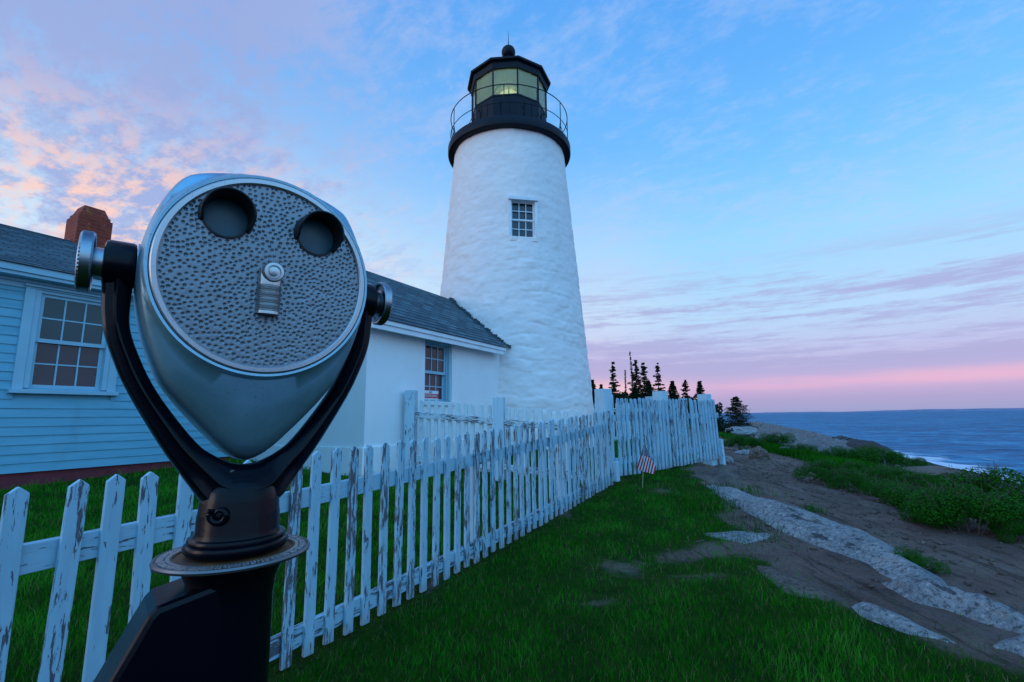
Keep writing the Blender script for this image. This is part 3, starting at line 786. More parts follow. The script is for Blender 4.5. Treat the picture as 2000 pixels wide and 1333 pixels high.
# ------------------------------------------------------------------ house and passage (local frame: x along the front, y towards us, z up)
RZ = math.atan2(EY, EX)
def wall_frame(px, py):
    """maps (s along front, o outward, z) to world"""
    return lambda s, o, z: (px + EX * s + NX * o, py + EY * s + NY * o, z)
class WB(MB):
    def __init__(s, fr): super().__init__(); s.fr = fr
    def b(s, s0, s1, o0, o1, z0, z1, mi=0):
        f = s.fr
        s.hexa([f(s0, o0, z0), f(s1, o0, z0), f(s1, o1, z0), f(s0, o1, z0), f(s0, o0, z1), f(s1, o0, z1), f(s1, o1, z1), f(s0, o1, z1)], mi)
def sash_unit(fr, s0, s1, z0, z1, cols, yin, m_tr, m_gl, parent):
    """double-hung window: frame, two sashes with glazing bars, glass; outer face at o = yin"""
    mb = WB(fr); zm = (z0 + z1) / 2
    for a, b_, o in ((z0, zm + 0.02, yin - 0.05), (zm - 0.02, z1, yin - 0.012)):
        mb.b(s0, s0 + 0.045, o - 0.032, o, a, b_); mb.b(s1 - 0.045, s1, o - 0.032, o, a, b_)
        mb.b(s0 + 0.0455, s1 - 0.0455, o - 0.032, o, a, a + 0.05); mb.b(s0 + 0.0455, s1 - 0.0455, o - 0.032, o, b_ - 0.04, b_)
        w = (s1 - s0 - 0.09) / cols
        for k in range(1, cols): x = s0 + 0.045 + w * k; mb.b(x - 0.009, x + 0.009, o - 0.026, o - 0.004, a + 0.051, b_ - 0.041)
        zz = (a + 0.05 + b_ - 0.04) / 2; mb.b(s0 + 0.046, s1 - 0.046, o - 0.024, o - 0.006, zz - 0.009, zz + 0.009)
    sh = mb.build('sash', m_tr, parent)
    g = WB(fr); g.b(s0 + 0.03, s1 - 0.03, yin - 0.074, yin - 0.066, z0 + 0.02, zm); g.build('glass', m_gl[0], parent)
    g = WB(fr); g.b(s0 + 0.03, s1 - 0.03, yin - 0.036, yin - 0.028, zm + 0.001, z1 - 0.02); g.build('glass', m_gl[1], parent)
    d = WB(fr); d.b(s0 - 0.02, s1 + 0.02, yin - 0.16, yin - 0.15, z0 - 0.02, z1 + 0.02); d.build('curtain', M_CURTAIN, parent)

def roof_mesh(fr, s0, s1a, s1b, o_e, z_e, o_r, z_r, name, parent, exposure=0.13, both=True):
    """courses of shingles from eave (o_e,z_e) to ridge (o_r,z_r); right end slants from s1a at the eave to s1b at the ridge"""
    mb = MB(); uvs = []
    for side in ((1, -1) if both else (1,)):
        L_ = math.hypot(o_e - o_r, z_r - z_e); n = int(L_ / exposure) + 1
        for i in range(n):
            t0, t1 = i / n, (i + 1) / n
            cols = 40
            for lay in (0,):
                for c in range(cols):
                    def P(t, k, lift):
                        e1 = s1a + (s1b - s1a) * t
                        sx = s0 + (e1 - s0) * k / cols
                        oo = o_e + (o_r - o_e) * t; oo = oo if side == 1 else 2 * o_r - oo
                        return fr(sx, oo, z_e + (z_r - z_e) * t + lift), (sx, t * L_)
                    th = 0.012
                    a, ua = P(t0, c, th); b_, ub = P(t0, c + 1, th); c_, uc = P(t1, c + 1, 0.002); d_, ud = P(t1, c, 0.002)
                    e_, _ = P(t0, c, 0.0); f_, _ = P(t0, c + 1, 0.0)
                    mb.add([a, b_, c_, d_, e_, f_], [(0, 1, 2, 3), (4, 5, 1, 0)])
                    uvs += [ua, ub, uc, ud, (ua[0], ua[1] - 0.01), (ub[0], ub[1] - 0.01), ub, ua]
    me = bpy.data.meshes.new(name); me.from_pydata(mb.v, [], mb.f); me.materials.append(M_SHINGLE)
    ul = me.uv_layers.new(name='UVMap')
    for i, l in enumerate(ul.data): l.uv = uvs[i]
    o = bpy.data.objects.new(name, me); COL.objects.link(o); o.parent = parent
    return o

HX, HY = -4.7075, 8.7065
def make_house():
    fr = wall_frame(HX, HY)
    root = empty('keepers_house', (0, 0, 0), 'white clapboard keeper\'s house with shingled roof and brick chimney', 'house')
    S0, S1 = -6.5, -0.02
    W0, W1, WZ0, WZ1 = -3.0, -2.19, 1.66, 2.95        # window opening
    fd = WB(fr); fd.b(S0, S1, -6.4, -0.03, -0.2, 0.62); fd.build('foundation', M_FOUND, root)
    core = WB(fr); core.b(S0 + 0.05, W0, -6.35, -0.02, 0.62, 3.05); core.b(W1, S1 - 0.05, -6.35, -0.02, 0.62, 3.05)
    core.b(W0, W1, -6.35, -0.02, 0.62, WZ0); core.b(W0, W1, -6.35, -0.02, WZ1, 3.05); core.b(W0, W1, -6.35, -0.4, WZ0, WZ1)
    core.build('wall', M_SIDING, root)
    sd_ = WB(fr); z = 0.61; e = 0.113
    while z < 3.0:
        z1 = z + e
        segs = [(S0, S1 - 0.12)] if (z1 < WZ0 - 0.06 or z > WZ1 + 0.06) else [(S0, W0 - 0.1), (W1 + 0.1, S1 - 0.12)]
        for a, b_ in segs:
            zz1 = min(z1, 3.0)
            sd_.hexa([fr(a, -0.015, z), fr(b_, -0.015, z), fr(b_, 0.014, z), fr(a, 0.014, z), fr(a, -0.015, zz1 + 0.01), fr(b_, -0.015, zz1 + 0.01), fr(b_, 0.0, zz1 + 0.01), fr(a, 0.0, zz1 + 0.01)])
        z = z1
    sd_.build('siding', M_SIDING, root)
    cb = WB(fr); cb.b(S1 - 0.12, S1 + 0.01, -0.02, 0.024, 0.60, 2.93); cb.build('corner_board', M_TRIM, root, bevel=0.004)
    # eave: frieze, soffit, fascia with a bed moulding
    ev = WB(fr); ev.b(S0, S1 + 0.2, -0.01, 0.028, 2.925, 3.03); ev.b(S0, S1 + 0.2, 0.0, 0.20, 3.031, 3.055); ev.b(S0, S1 + 0.2, 0.165, 0.225, 3.03, 3.15)
    ev.b(S0, S1 + 0.2, 0.226, 0.25, 3.075, 3.165); ev.b(S0, S1 + 0.2, 0.03, 0.06, 2.99, 3.03)
    ev.build('eave_trim', M_TRIM, root, bevel=0.004)
    wn = WB(fr)     # casing, stepped on the right and left as in old sash frames
    for a, b_ in ((W0 - 0.13, W0 - 0.03), (W1 + 0.03, W1 + 0.13)): wn.b(a, b_, 0.0, 0.042, WZ0 - 0.02, WZ1 - 0.02)
    for a, b_ in ((W0 - 0.03, W0 + 0.03), (W1 - 0.03, W1 + 0.03)): wn.b(a, b_, -0.06, 0.030, WZ0 - 0.005, WZ1 - 0.02)
    wn.b(W0 - 0.13, W1 + 0.13, 0.0, 0.045, WZ1 - 0.0195, WZ1 - 0.0)
    wn.b(W0 - 0.15, W1 + 0.15, 0.0, 0.075, WZ1 - 0.0, WZ1 + 0.03)
    wn.b(W0 + 0.0305, W1 - 0.0305, -0.06, 0.02, WZ1 - 0.06, WZ1 - 0.02)
    win = wn.build('window', M_TRIM, root, bevel=0.004)
    si = WB(fr); si.b(W0 - 0.16, W1 + 0.16, -0.06, 0.085, WZ0 - 0.075, WZ0 - 0.0201); si.build('sill', M_TRIM, win, bevel=0.006)
    sash_unit(fr, W0 + 0.031, W1 - 0.031, WZ0 - 0.005, WZ1 - 0.06, 3, -0.0, M_TRIM, (M_PANE_LOW, M_PANE_HIGH), win)
    roof = roof_mesh(fr, S0 - 0.1, S1 + 0.25, S1 + 0.25, 0.27, 3.16, -3.2, 4.64, 'roof', root)
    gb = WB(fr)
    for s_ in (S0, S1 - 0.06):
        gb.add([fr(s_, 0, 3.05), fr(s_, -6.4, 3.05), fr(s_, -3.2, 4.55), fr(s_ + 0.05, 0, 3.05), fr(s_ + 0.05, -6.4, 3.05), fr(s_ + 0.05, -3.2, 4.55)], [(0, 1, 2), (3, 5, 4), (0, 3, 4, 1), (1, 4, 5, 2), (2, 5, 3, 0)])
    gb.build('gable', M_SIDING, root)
    ch = WB(fr); c0, c1 = -1.78, -1.24
    ch.b(c0, c1, -3.47, -2.93, 4.2, 5.12)
    ch.b(c0 + 0.03, c1 - 0.03, -3.44, -2.96, 5.12, 5.19)
    ch.hexa([fr(c0 + 0.05, -3.42, 5.19), fr(c1 - 0.05, -3.42, 5.19), fr(c1 - 0.05, -2.98, 5.19), fr(c0 + 0.05, -2.98, 5.19),
             fr(c0 + 0.11, -3.36, 5.36), fr(c1 - 0.11, -3.36, 5.36), fr(c1 - 0.11, -3.04, 5.36), fr(c0 + 0.11, -3.04, 5.36)])
    cm = ch.build('chimney', M_BRICK, roof, bevel=0.012, origin=fr(-1.5, -3.2, 4.2))
    cm.rotation_euler = (0, 0, 0)
    return root
make_house()

PX, PY = -2.17, 7.3
def make_passage():
    fr = wall_frame(PX, PY)
    root = empty('covered_passage', (0, 0, 0), 'low white stuccoed passage with grey shingled roof running into the lighthouse', 'building')
    W0, W1, WZ0, WZ1 = 1.30, 2.10, 1.50, 2.60
    w = WB(fr)
    w.b(-0.07, W0, -0.25, 0.0, -0.2, 2.66); w.b(W1, 3.95, -0.25, 0.0, -0.2, 2.66); w.b(W0, W1, -0.25, 0.0, -0.2, WZ0); w.b(W0, W1, -0.25, 0.0, WZ1, 2.66)
    w.build('wall', M_STUCCO, root)
    ew = WB(fr)
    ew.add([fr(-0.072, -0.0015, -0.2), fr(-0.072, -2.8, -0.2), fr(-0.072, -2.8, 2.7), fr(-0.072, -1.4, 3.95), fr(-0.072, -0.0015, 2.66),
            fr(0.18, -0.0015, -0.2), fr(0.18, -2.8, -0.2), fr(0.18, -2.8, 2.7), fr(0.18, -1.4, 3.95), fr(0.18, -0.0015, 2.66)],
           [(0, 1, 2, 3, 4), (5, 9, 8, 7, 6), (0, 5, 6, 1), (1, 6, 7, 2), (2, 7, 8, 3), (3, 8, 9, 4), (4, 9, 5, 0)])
    ew.build('end_wall', M_STUCCO_GREEN, root)['label'] = 'dark greenish end wall'
    lg = WB(fr); lg.b(-0.11, 3.9, 0.0015, 0.035, -0.2, 0.80); lg.build('foundation', M_STUCCO, root, bevel=0.015)
    lg = WB(fr); lg.b(-0.105, -0.0735, -2.75, 0.0, -0.2, 0.80); lg.build('foundation', M_STUCCO_GREEN, root, bevel=0.015)
    bk = WB(fr); bk.b(0.2, 3.9, -2.8, -2.6, -0.2, 2.66); bk.build('back_wall', M_STUCCO, root)
    fa = WB(fr); fa.b(-0.2, 3.72, 0.19, 0.232, 2.545, 2.68); fa.b(-0.2, 3.73, 0.233, 0.255, 2.63, 2.72); fa.b(-0.2, 3.70, 0.0, 0.19, 2.60, 2.625)
    fa.build('fascia', M_TRIM2, root, bevel=0.004)
    # window set back in the wall
    wn = WB(fr)
    for a, b_ in ((W0, W0 + 0.05), (W1 - 0.05, W1)): wn.b(a, b_, -0.16, -0.035, WZ0, WZ1)
    wn.b(W1 - 0.078, W1 - 0.0505, -0.16, -0.07, WZ0, WZ1); wn.b(W0 + 0.0505, W0 + 0.078, -0.16, -0.07, WZ0, WZ1)
    wn.b(W0 + 0.0785, W1 - 0.0785, -0.16, -0.035, WZ1 - 0.05, WZ1)
    win = wn.build('window', M_TRIM, root, bevel=0.004)
    si = WB(fr); si.b(W0 - 0.02, W1 + 0.05, -0.16, 0.045, WZ0 - 0.07, WZ0); si.build('sill', M_TRIM2, win, bevel=0.005)
    sash_unit(fr, W0 + 0.079, W1 - 0.079, WZ0, WZ1 - 0.05, 3, -0.085, M_TRIM, (M_PANE_LOW, M_PANE_LOW), win)
    # shingled roof that stops at the curve of the tower
    rf = roof_mesh(fr, -0.28, 3.72, 4.25, 0.27, 2.70, -1.4, 4.06, 'roof', root)
    fl = MB(); N = 34
    for i in range(N):
        t = (i + 0.5) / N; o = 0.25 + (-1.4 - 0.25) * t; z = 2.71 + 1.35 * t
        s_ = 2.6
        while True:
            p = fr(s_, o, z)
            if math.hypot(p[0] - TX, p[1] - TY) < twr_r(z) + 0.035 or s_ > 4.3: break
            s_ += 0.01
        if s_ > 4.29: continue
        hh = random.uniform(0.05, 0.12); d = Vector((p[0] - TX, p[1] - TY, 0)).normalized()
        q = Matrix.Rotation(math.atan2(d.y, d.x), 3, 'Z') @ Matrix.Rotation(random.uniform(-0.15, 0.15), 3, 'X')
        fl.box((p[0] + d.x * 0.02, p[1] + d.y * 0.02, z + hh * 0.35), (0.03, random.uniform(0.05, 0.085), hh), q)
    fl.build('flashing', M_SHINGLE_EDGE, rf)
    # warning notice behind the lower panes
    sg = empty('notice', fr(1.62, -0.128, 1.60), 'red and white warning notice stuck inside the passage window', 'sign')
    pm = WB(fr); pm.b(1.38, 1.86, -0.1325, -0.1285, 1.545, 1.69); 
    return root
make_passage()
def text_mesh(body, size, m, name, M4, parent=None, depth=0.001):
    cu = bpy.data.curves.new(name, 'FONT'); cu.body = body; cu.size = size; cu.extrude = depth; cu.align_x = 'CENTER'; cu.align_y = 'CENTER'
    ob = bpy.data.objects.new(name, cu); COL.objects.link(ob)
    dg = bpy.context.evaluated_depsgraph_get(); me = bpy.data.meshes.new_from_object(ob.evaluated_get(dg))
    bpy.data.objects.remove(ob); bpy.data.curves.remove(cu)
    me.name = name; me.transform(M4); me.materials.clear(); me.materials.append(m)
    o = bpy.data.objects.new(name, me); COL.objects.link(o)
    if parent is not None: o.parent = parent
    return o
def make_notice():
    sg = bpy.data.objects['notice']; fr = wall_frame(PX, PY); loc = Vector(sg.location)
    sg.rotation_euler = (0, 0, 0)
    # the notice sits just in front of the glass of the lower sash
    o0 = -0.1345
    def part(name, z0, z1, m, o=o0, s0=1.40, s1=1.86):
        mb = WB(fr); mb.b(s0, s1, o - 0.002, o + 0.0015, z0, z1)
        mb.v = [tuple(Vector(v) - loc) for v in mb.v]; return mb.build(name, m, sg)
    part('board', 1.535, 1.70, M_SIGNW); part('red_band', 1.565, 1.645, M_SIGNR, o0 + 0.0025)
    rot = Matrix.Rotation(RZ, 4, 'Z') @ Matrix.Rotation(math.pi / 2, 4, 'X')
    for tx, sz, z, m in (('TRESPASSING', 0.066, 1.604, M_SIGNW), ('NO', 0.045, 1.671, M_INK)):
        p = Vector(fr(1.63, o0 + 0.0065, z)) - loc
        text_mesh(tx, sz, m, 'lettering', Matrix.Translation(p) @ rot, sg)
make_notice()

# ------------------------------------------------------------------ fences
def picket_mesh(h, w, t, style, name, m, seed):
    rnd = random.Random(seed); mb = MB(); x, y = w / 2, t / 2; pt = w * 0.42
    if style == 'point':
        P = [(-x, 0), (x, 0), (x, h - pt), (0, h), (-x, h - pt)]
    else:
        P = [(-x, 0), (x, 0)] + [(x * math.cos(a), h - x + x * math.sin(a)) for a in np.linspace(0.15, math.pi - 0.15, 7)]
    n = len(P)
    mb.add([(p[0], -y, p[1]) for p in P] + [(p[0], y, p[1]) for p in P], [tuple(range(n)), tuple(reversed(range(n, 2 * n)))] + [(i, i + n, (i + 1) % n + n, (i + 1) % n) for i in range(n)])
    o = mb.build(name, m, bevel=0.003); me = o.data
    COL.objects.unlink(o)
    return o
def run_fence(root, p0, d, s_list, zb, zt, w, t, style, m_p, m_r, rails, front=-1, lean=lambda s: 0, rail_end=None, seed=1):
    """pickets standing along p0 + d*s between heights zb(s) and zt(s); rails behind (front=-1) or before them"""
    rnd = random.Random(seed); nrm = np.array([d[1], -d[0]])       # to the right of d
    rz = math.atan2(d[1], d[0])
    protos = {}
    for s in s_list:
        h = zt(s) - zb(s); key = round(h / 0.02)
        if key not in protos: protos[key] = picket_mesh(key * 0.02, w, t, style, 'picket', m_p, key)
        o = protos[key].copy(); COL.objects.link(o); o.parent = root
        x, y = p0[0] + d[0] * s, p0[1] + d[1] * s
        o.location = (x + rnd.uniform(-.003, .003), y + rnd.uniform(-.003, .003), zb(s) + rnd.uniform(-.008, .008))
        o.rotation_euler = (rnd.gauss(0, .006), lean(s) + rnd.gauss(0, .008), rz + rnd.gauss(0, .02))
    s0, s1 = (min(s_list) - 0.1, max(s_list) + 0.1) if rail_end is None else rail_end
    for dz_, side in rails:       # a rail is a plank with its length on local x
        n = 8; off = 0.5 * (t + 0.038) + 0.001
        mb = MB(); rings = []
        for i in range(n + 1):
            s = s0 + (s1 - s0) * i / n
            zc = (zt(s) + dz_ if side == 't' else zb(s) + dz_)
            L_ = s - s0
            rings.append([(L_, -0.019, zc - 0.048), (L_, 0.019, zc - 0.048), (L_, 0.019, zc + 0.048), (L_, -0.019, zc + 0.048)])
        mb.loft(rings)
        o = mb.build('rail', m_r, root, bevel=0.003)
        o.location = (p0[0] + d[0] * s0 + nrm[0] * off * front, p0[1] + d[1] * s0 + nrm[1] * off * front, 0); o.rotation_euler = (0, 0, rz)
def post(root, x, y, z0, z1, w, rz, m=None, tilt=(0, 0), cap=True):
    mb = MB(); mb.box((0, 0, (z1 - z0) / 2), (w, w, z1 - z0))
    if cap: mb.hexa([(-w / 2 - .006, -w / 2 - .006, z1 - z0), (w / 2 + .006, -w / 2 - .006, z1 - z0), (w / 2 + .006, w / 2 + .006, z1 - z0), (-w / 2 - .006, w / 2 + .006, z1 - z0),
                     (-w * .4, -w * .4, z1 - z0 + 0.03), (w * .4, -w * .4, z1 - z0 + 0.03), (w * .4, w * .4, z1 - z0 + 0.03), (-w * .4, w * .4, z1 - z0 + 0.03)])
    o = mb.build('post', m or M_POST, root, bevel=0.006)
    o.location = (x, y, z0); o.rotation_euler = (tilt[0], tilt[1], rz)
    return o
def make_fences():
    d = np.array([EX, EY]); d = d / np.linalg.norm(d)
    # near fence, its pickets facing the lawn and the camera
    root = empty('picket_fence', (0, 0, 0), 'long white picket fence with peeling paint running from the lens to the corner post', 'fence')
    zt = lambda s: 1.033 + 0.038 * s + 0.0024 * s * s
    zb = lambda s: 0.016 + 0.033 * s + 0.0018 * s * s
    sl = [-1.208 + 0.1305 * k for k in range(-5, 49)]
    run_fence(root, (FX, FY), d, sl, zb, zt, 0.058, 0.021, 'point', M_PICKET, M_RAIL, [(-0.235, 't'), (0.105, 'b')], -1, rail_end=(-1.9, 5.2))
    nrm = np.array([d[1], -d[0]])
    for s in (-1.35, 1.62, 3.5):
        x, y = FX + d[0] * s - nrm[0] * 0.105, FY + d[1] * s - nrm[1] * 0.105
        post(root, x, y, gz(x, y) - 0.1, zt(s) - 0.16, 0.09, RZ, cap=False)
    # corner and side fence, leaning outwards over the worn bank
    c0 = np.array([1.53, 7.38]); c1 = np.array([3.98, 9.45]); dd = (c1 - c0) / np.linalg.norm(c1 - c0); L_ = float(np.linalg.norm(c1 - c0))
    side = empty('side_fence', (0, 0, 0), 'weathered white picket fence with round-topped pickets leaning out over the bare bank', 'fence')
    zt2 = lambda s: 1.465 + 0.005 * s; zb2 = lambda s: 0.30 + 0.02 * s
    s2 = [0.10 + 0.112 * k for k in range(int((L_ - 0.1) / 0.112) + 1)]
    run_fence(side, c0, dd, s2, zb2, zt2, 0.066, 0.022, 'round', M_PICKET, M_RAIL, [(-0.30, 't'), (0.22, 'b')], -1, lean=lambda s: -0.005 - 0.055 * (s / L_) ** 1.5, rail_end=(0.02, L_ + 0.03), seed=5)
    n2 = np.array([dd[1], -dd[0]]); rz2 = math.atan2(dd[1], dd[0])
    for s, zt_, ti in ((-0.04, 1.60, 0), (L_ * 0.47, 1.60, 0.0), (L_ * 0.955, 1.58, -0.03)):
        p = c0 + dd * s - n2 * 0.16
        post(side, p[0], p[1], gz(p[0], p[1]) - 0.15, zt_ + .01, 0.19, rz2, tilt=(0, ti), cap=False)
    p = c0 + n2 * -0.03 + dd * 0.015
    post(side, p[0], p[1], gz(p[0], p[1]) - 0.1, 0.52, 0.085, rz2, cap=False)
    p = c1 + n2 * 0.01 + dd * 0.02
    b = post(side, p[0], p[1], 0.05, 0.72, 0.085, rz2, tilt=(0, -0.09), cap=False)
    # gate fence between the passage and the near fence: rails on our side
    g0 = np.array([-1.66, 7.92]); g1 = np.array([1.06, 6.78]); gd = (g1 - g0) / np.linalg.norm(g1 - g0); GL = float(np.linalg.norm(g1 - g0)); rzg = math.atan2(gd[1], gd[0])
    gate = empty('gate_fence', (0, 0, 0), 'pale blue-white picket fence with two square posts in front of the lighthouse', 'fence')
    zt3 = lambda s: 1.52 - 0.088 * s; zb3 = lambda s: 0.50 - 0.07 * s
    gs = [0.20 + 0.1345 * k for k in range(10)] + [1.72 + 0.129 * k for k in range(9)]
    for seg, re in ((gs[:10], (0.10, 1.50)), (gs[10:], (1.64, GL - 0.03))):
        run_fence(gate, g0, gd, seg, zb3, zt3, 0.068, 0.02, 'point', M_PICKET_CLEAN, M_RAIL_CLEAN, [(-0.245, 't'), (0.09, 'b')], 1, rail_end=re, seed=9)
    for s, zt_ in ((0.0, 1.66), (1.57, 1.50)):
        x, y = g0 + gd * s; post(gate, x, y, 0.1, zt_, 0.165, rzg + 0.25, cap=False)
    # far fence beyond the tower
    f0_ = np.array([1.95, 13.2]); f1_ = np.array([5.1, 14.9]); fd = (f1_ - f0_) / np.linalg.norm(f1_ - f0_); FL = float(np.linalg.norm(f1_ - f0_)); rzf = math.atan2(fd[1], fd[0])
    far = empty('far_fence', (0, 0, 0), 'short stretch of white picket fence glimpsed beyond the lighthouse base', 'fence')
    run_fence(far, f0_, fd, [0.05 + 0.15 * k for k in range(int(FL / 0.15))], lambda s: 0.42, lambda s: 1.56, 0.07, 0.022, 'point', M_PICKET_CLEAN, M_RAIL_CLEAN, [(-0.2, 't'), (0.15, 'b')], 1, rail_end=(0, FL), seed=11)
    for u, zt_ in ((1184, 1.78), (1265, 1.74), (1329, 1.69)):
        r = px_ray(u, 790); k = r[0]
        s = ((k * f0_[1] - f0_[0]) / (fd[0] - k * fd[1])); p = f0_ + fd * s + np.array([fd[1], -fd[0]]) * 0.1
        post(far, p[0], p[1], 0.2, zt_, 0.2, rzf + 0.35, cap=False)
make_fences()

# ------------------------------------------------------------------ small flag by the corner
def make_flag():
    S = 12.117; Y0 = 6.85
    def P(cx, cy, dy=0.0):
        r = px_ray(1200 + cx / S, 840 + cy / S); return np.array([0, 0, CAM_H]) + r * (Y0 + dy)
    foot = P(645, 1160); foot[2] = gz(foot[0], foot[1])
    root = empty('small_flag', tuple(foot), 'small American flag drooping on a thin stick in the lawn by the fence corner', 'flag')
    st_ = MB(); st_.tube([foot - foot + np.array([0, 0, -0.05]), P(705, 320) - foot + np.array([0, 0, 0.01])], 0.0045, 8)
    st_.build('stick', M_STICK, root, smooth=60)
    def m_cloth(name, c): return simple(name, c, 0.8, 0, 0.08, 30)
    mr, mw, mbl = m_cloth('flag_red', (0.38, 0.012, 0.03)), m_cloth('flag_white', (0.62, 0.60, 0.62)), m_cloth('flag_blue', (0.018, 0.022, 0.12))
    # cloth: fan of folds hanging from the top of the stick; stripes run down to the lower edge
    cb = MB(); nS, nT = 13, 10
    top = lambda s: np.array([np.interp(s, [0, .55, .62, 1], [628, 838, 860, 988]), np.interp(s, [0, .55, .62, 1], [588, 648, 650, 880])])
    bot = lambda s: np.array([np.interp(s, [0, .5, 1], [520, 730, 945]), np.interp(s, [0, .5, 1], [925, 1000, 1055])])
    rip = lambda s, t: 0.012 * math.sin(s * 11) * (0.3 + 0.7 * t)
    for i in range(nS):
        for sub in range(3):
            sa, sb = (i + sub / 3) / nS, (i + (sub + 1) / 3) / nS
            for j in range(nT):
                ta, tb = j / nT, (j + 1) / nT; q = []
                for s, t in ((sa, ta), (sb, ta), (sb, tb), (sa, tb)):
                    p = top(s) * (1 - t) + bot(s) * t; q.append(P(p[0], p[1], rip(s, t)) - foot)
                cb.add(q, [(0, 1, 2, 3)], i % 2)
    apex = np.array([706, 330]); nU = 12
    for i in range(nU):
        for j in range(8):
            q = []
            for a, t in ((i, j), (i + 1, j), (i + 1, j + 1), (i, j + 1)):
                b_ = top(0.62 * a / nU); p = apex + np.array([(a / nU - 0.4) * 14, 0]) * (1 - t / 8) + (b_ - apex) * (t / 8)
                q.append(P(p[0], p[1], rip(0.62 * a / nU, 0)) - foot)
            cb.add(q, [(0, 1, 2, 3)], 2)
    cl = cb.build('cloth', [mr, mw, mbl], root, smooth=60)
    so = cl.modifiers.new('thick', 'SOLIDIFY'); so.thickness = 0.0012
    sm_ = MB()
    for r_ in range(2, 9):
        for c_ in range(r_):
            t = (r_ + 0.3) / 9.2; s = 0.62 * (c_ + 0.5 + 0.0) / r_
            b_ = top(s); p = apex + (b_ - apex) * t; c3 = P(p[0], p[1], rip(s, 0) - 0.006) - foot
            sm_.add([c3 + np.array([0.0065 * math.cos(a) * (1 if k % 2 == 0 else .45), 0, 0.0065 * math.sin(a) * (1 if k % 2 == 0 else .45)]) for k, a in enumerate([math.pi / 2 + math.pi * k / 5 for k in range(10)])], [tuple(range(10))])
    sm_.build('stars', mw, cl)
make_flag()

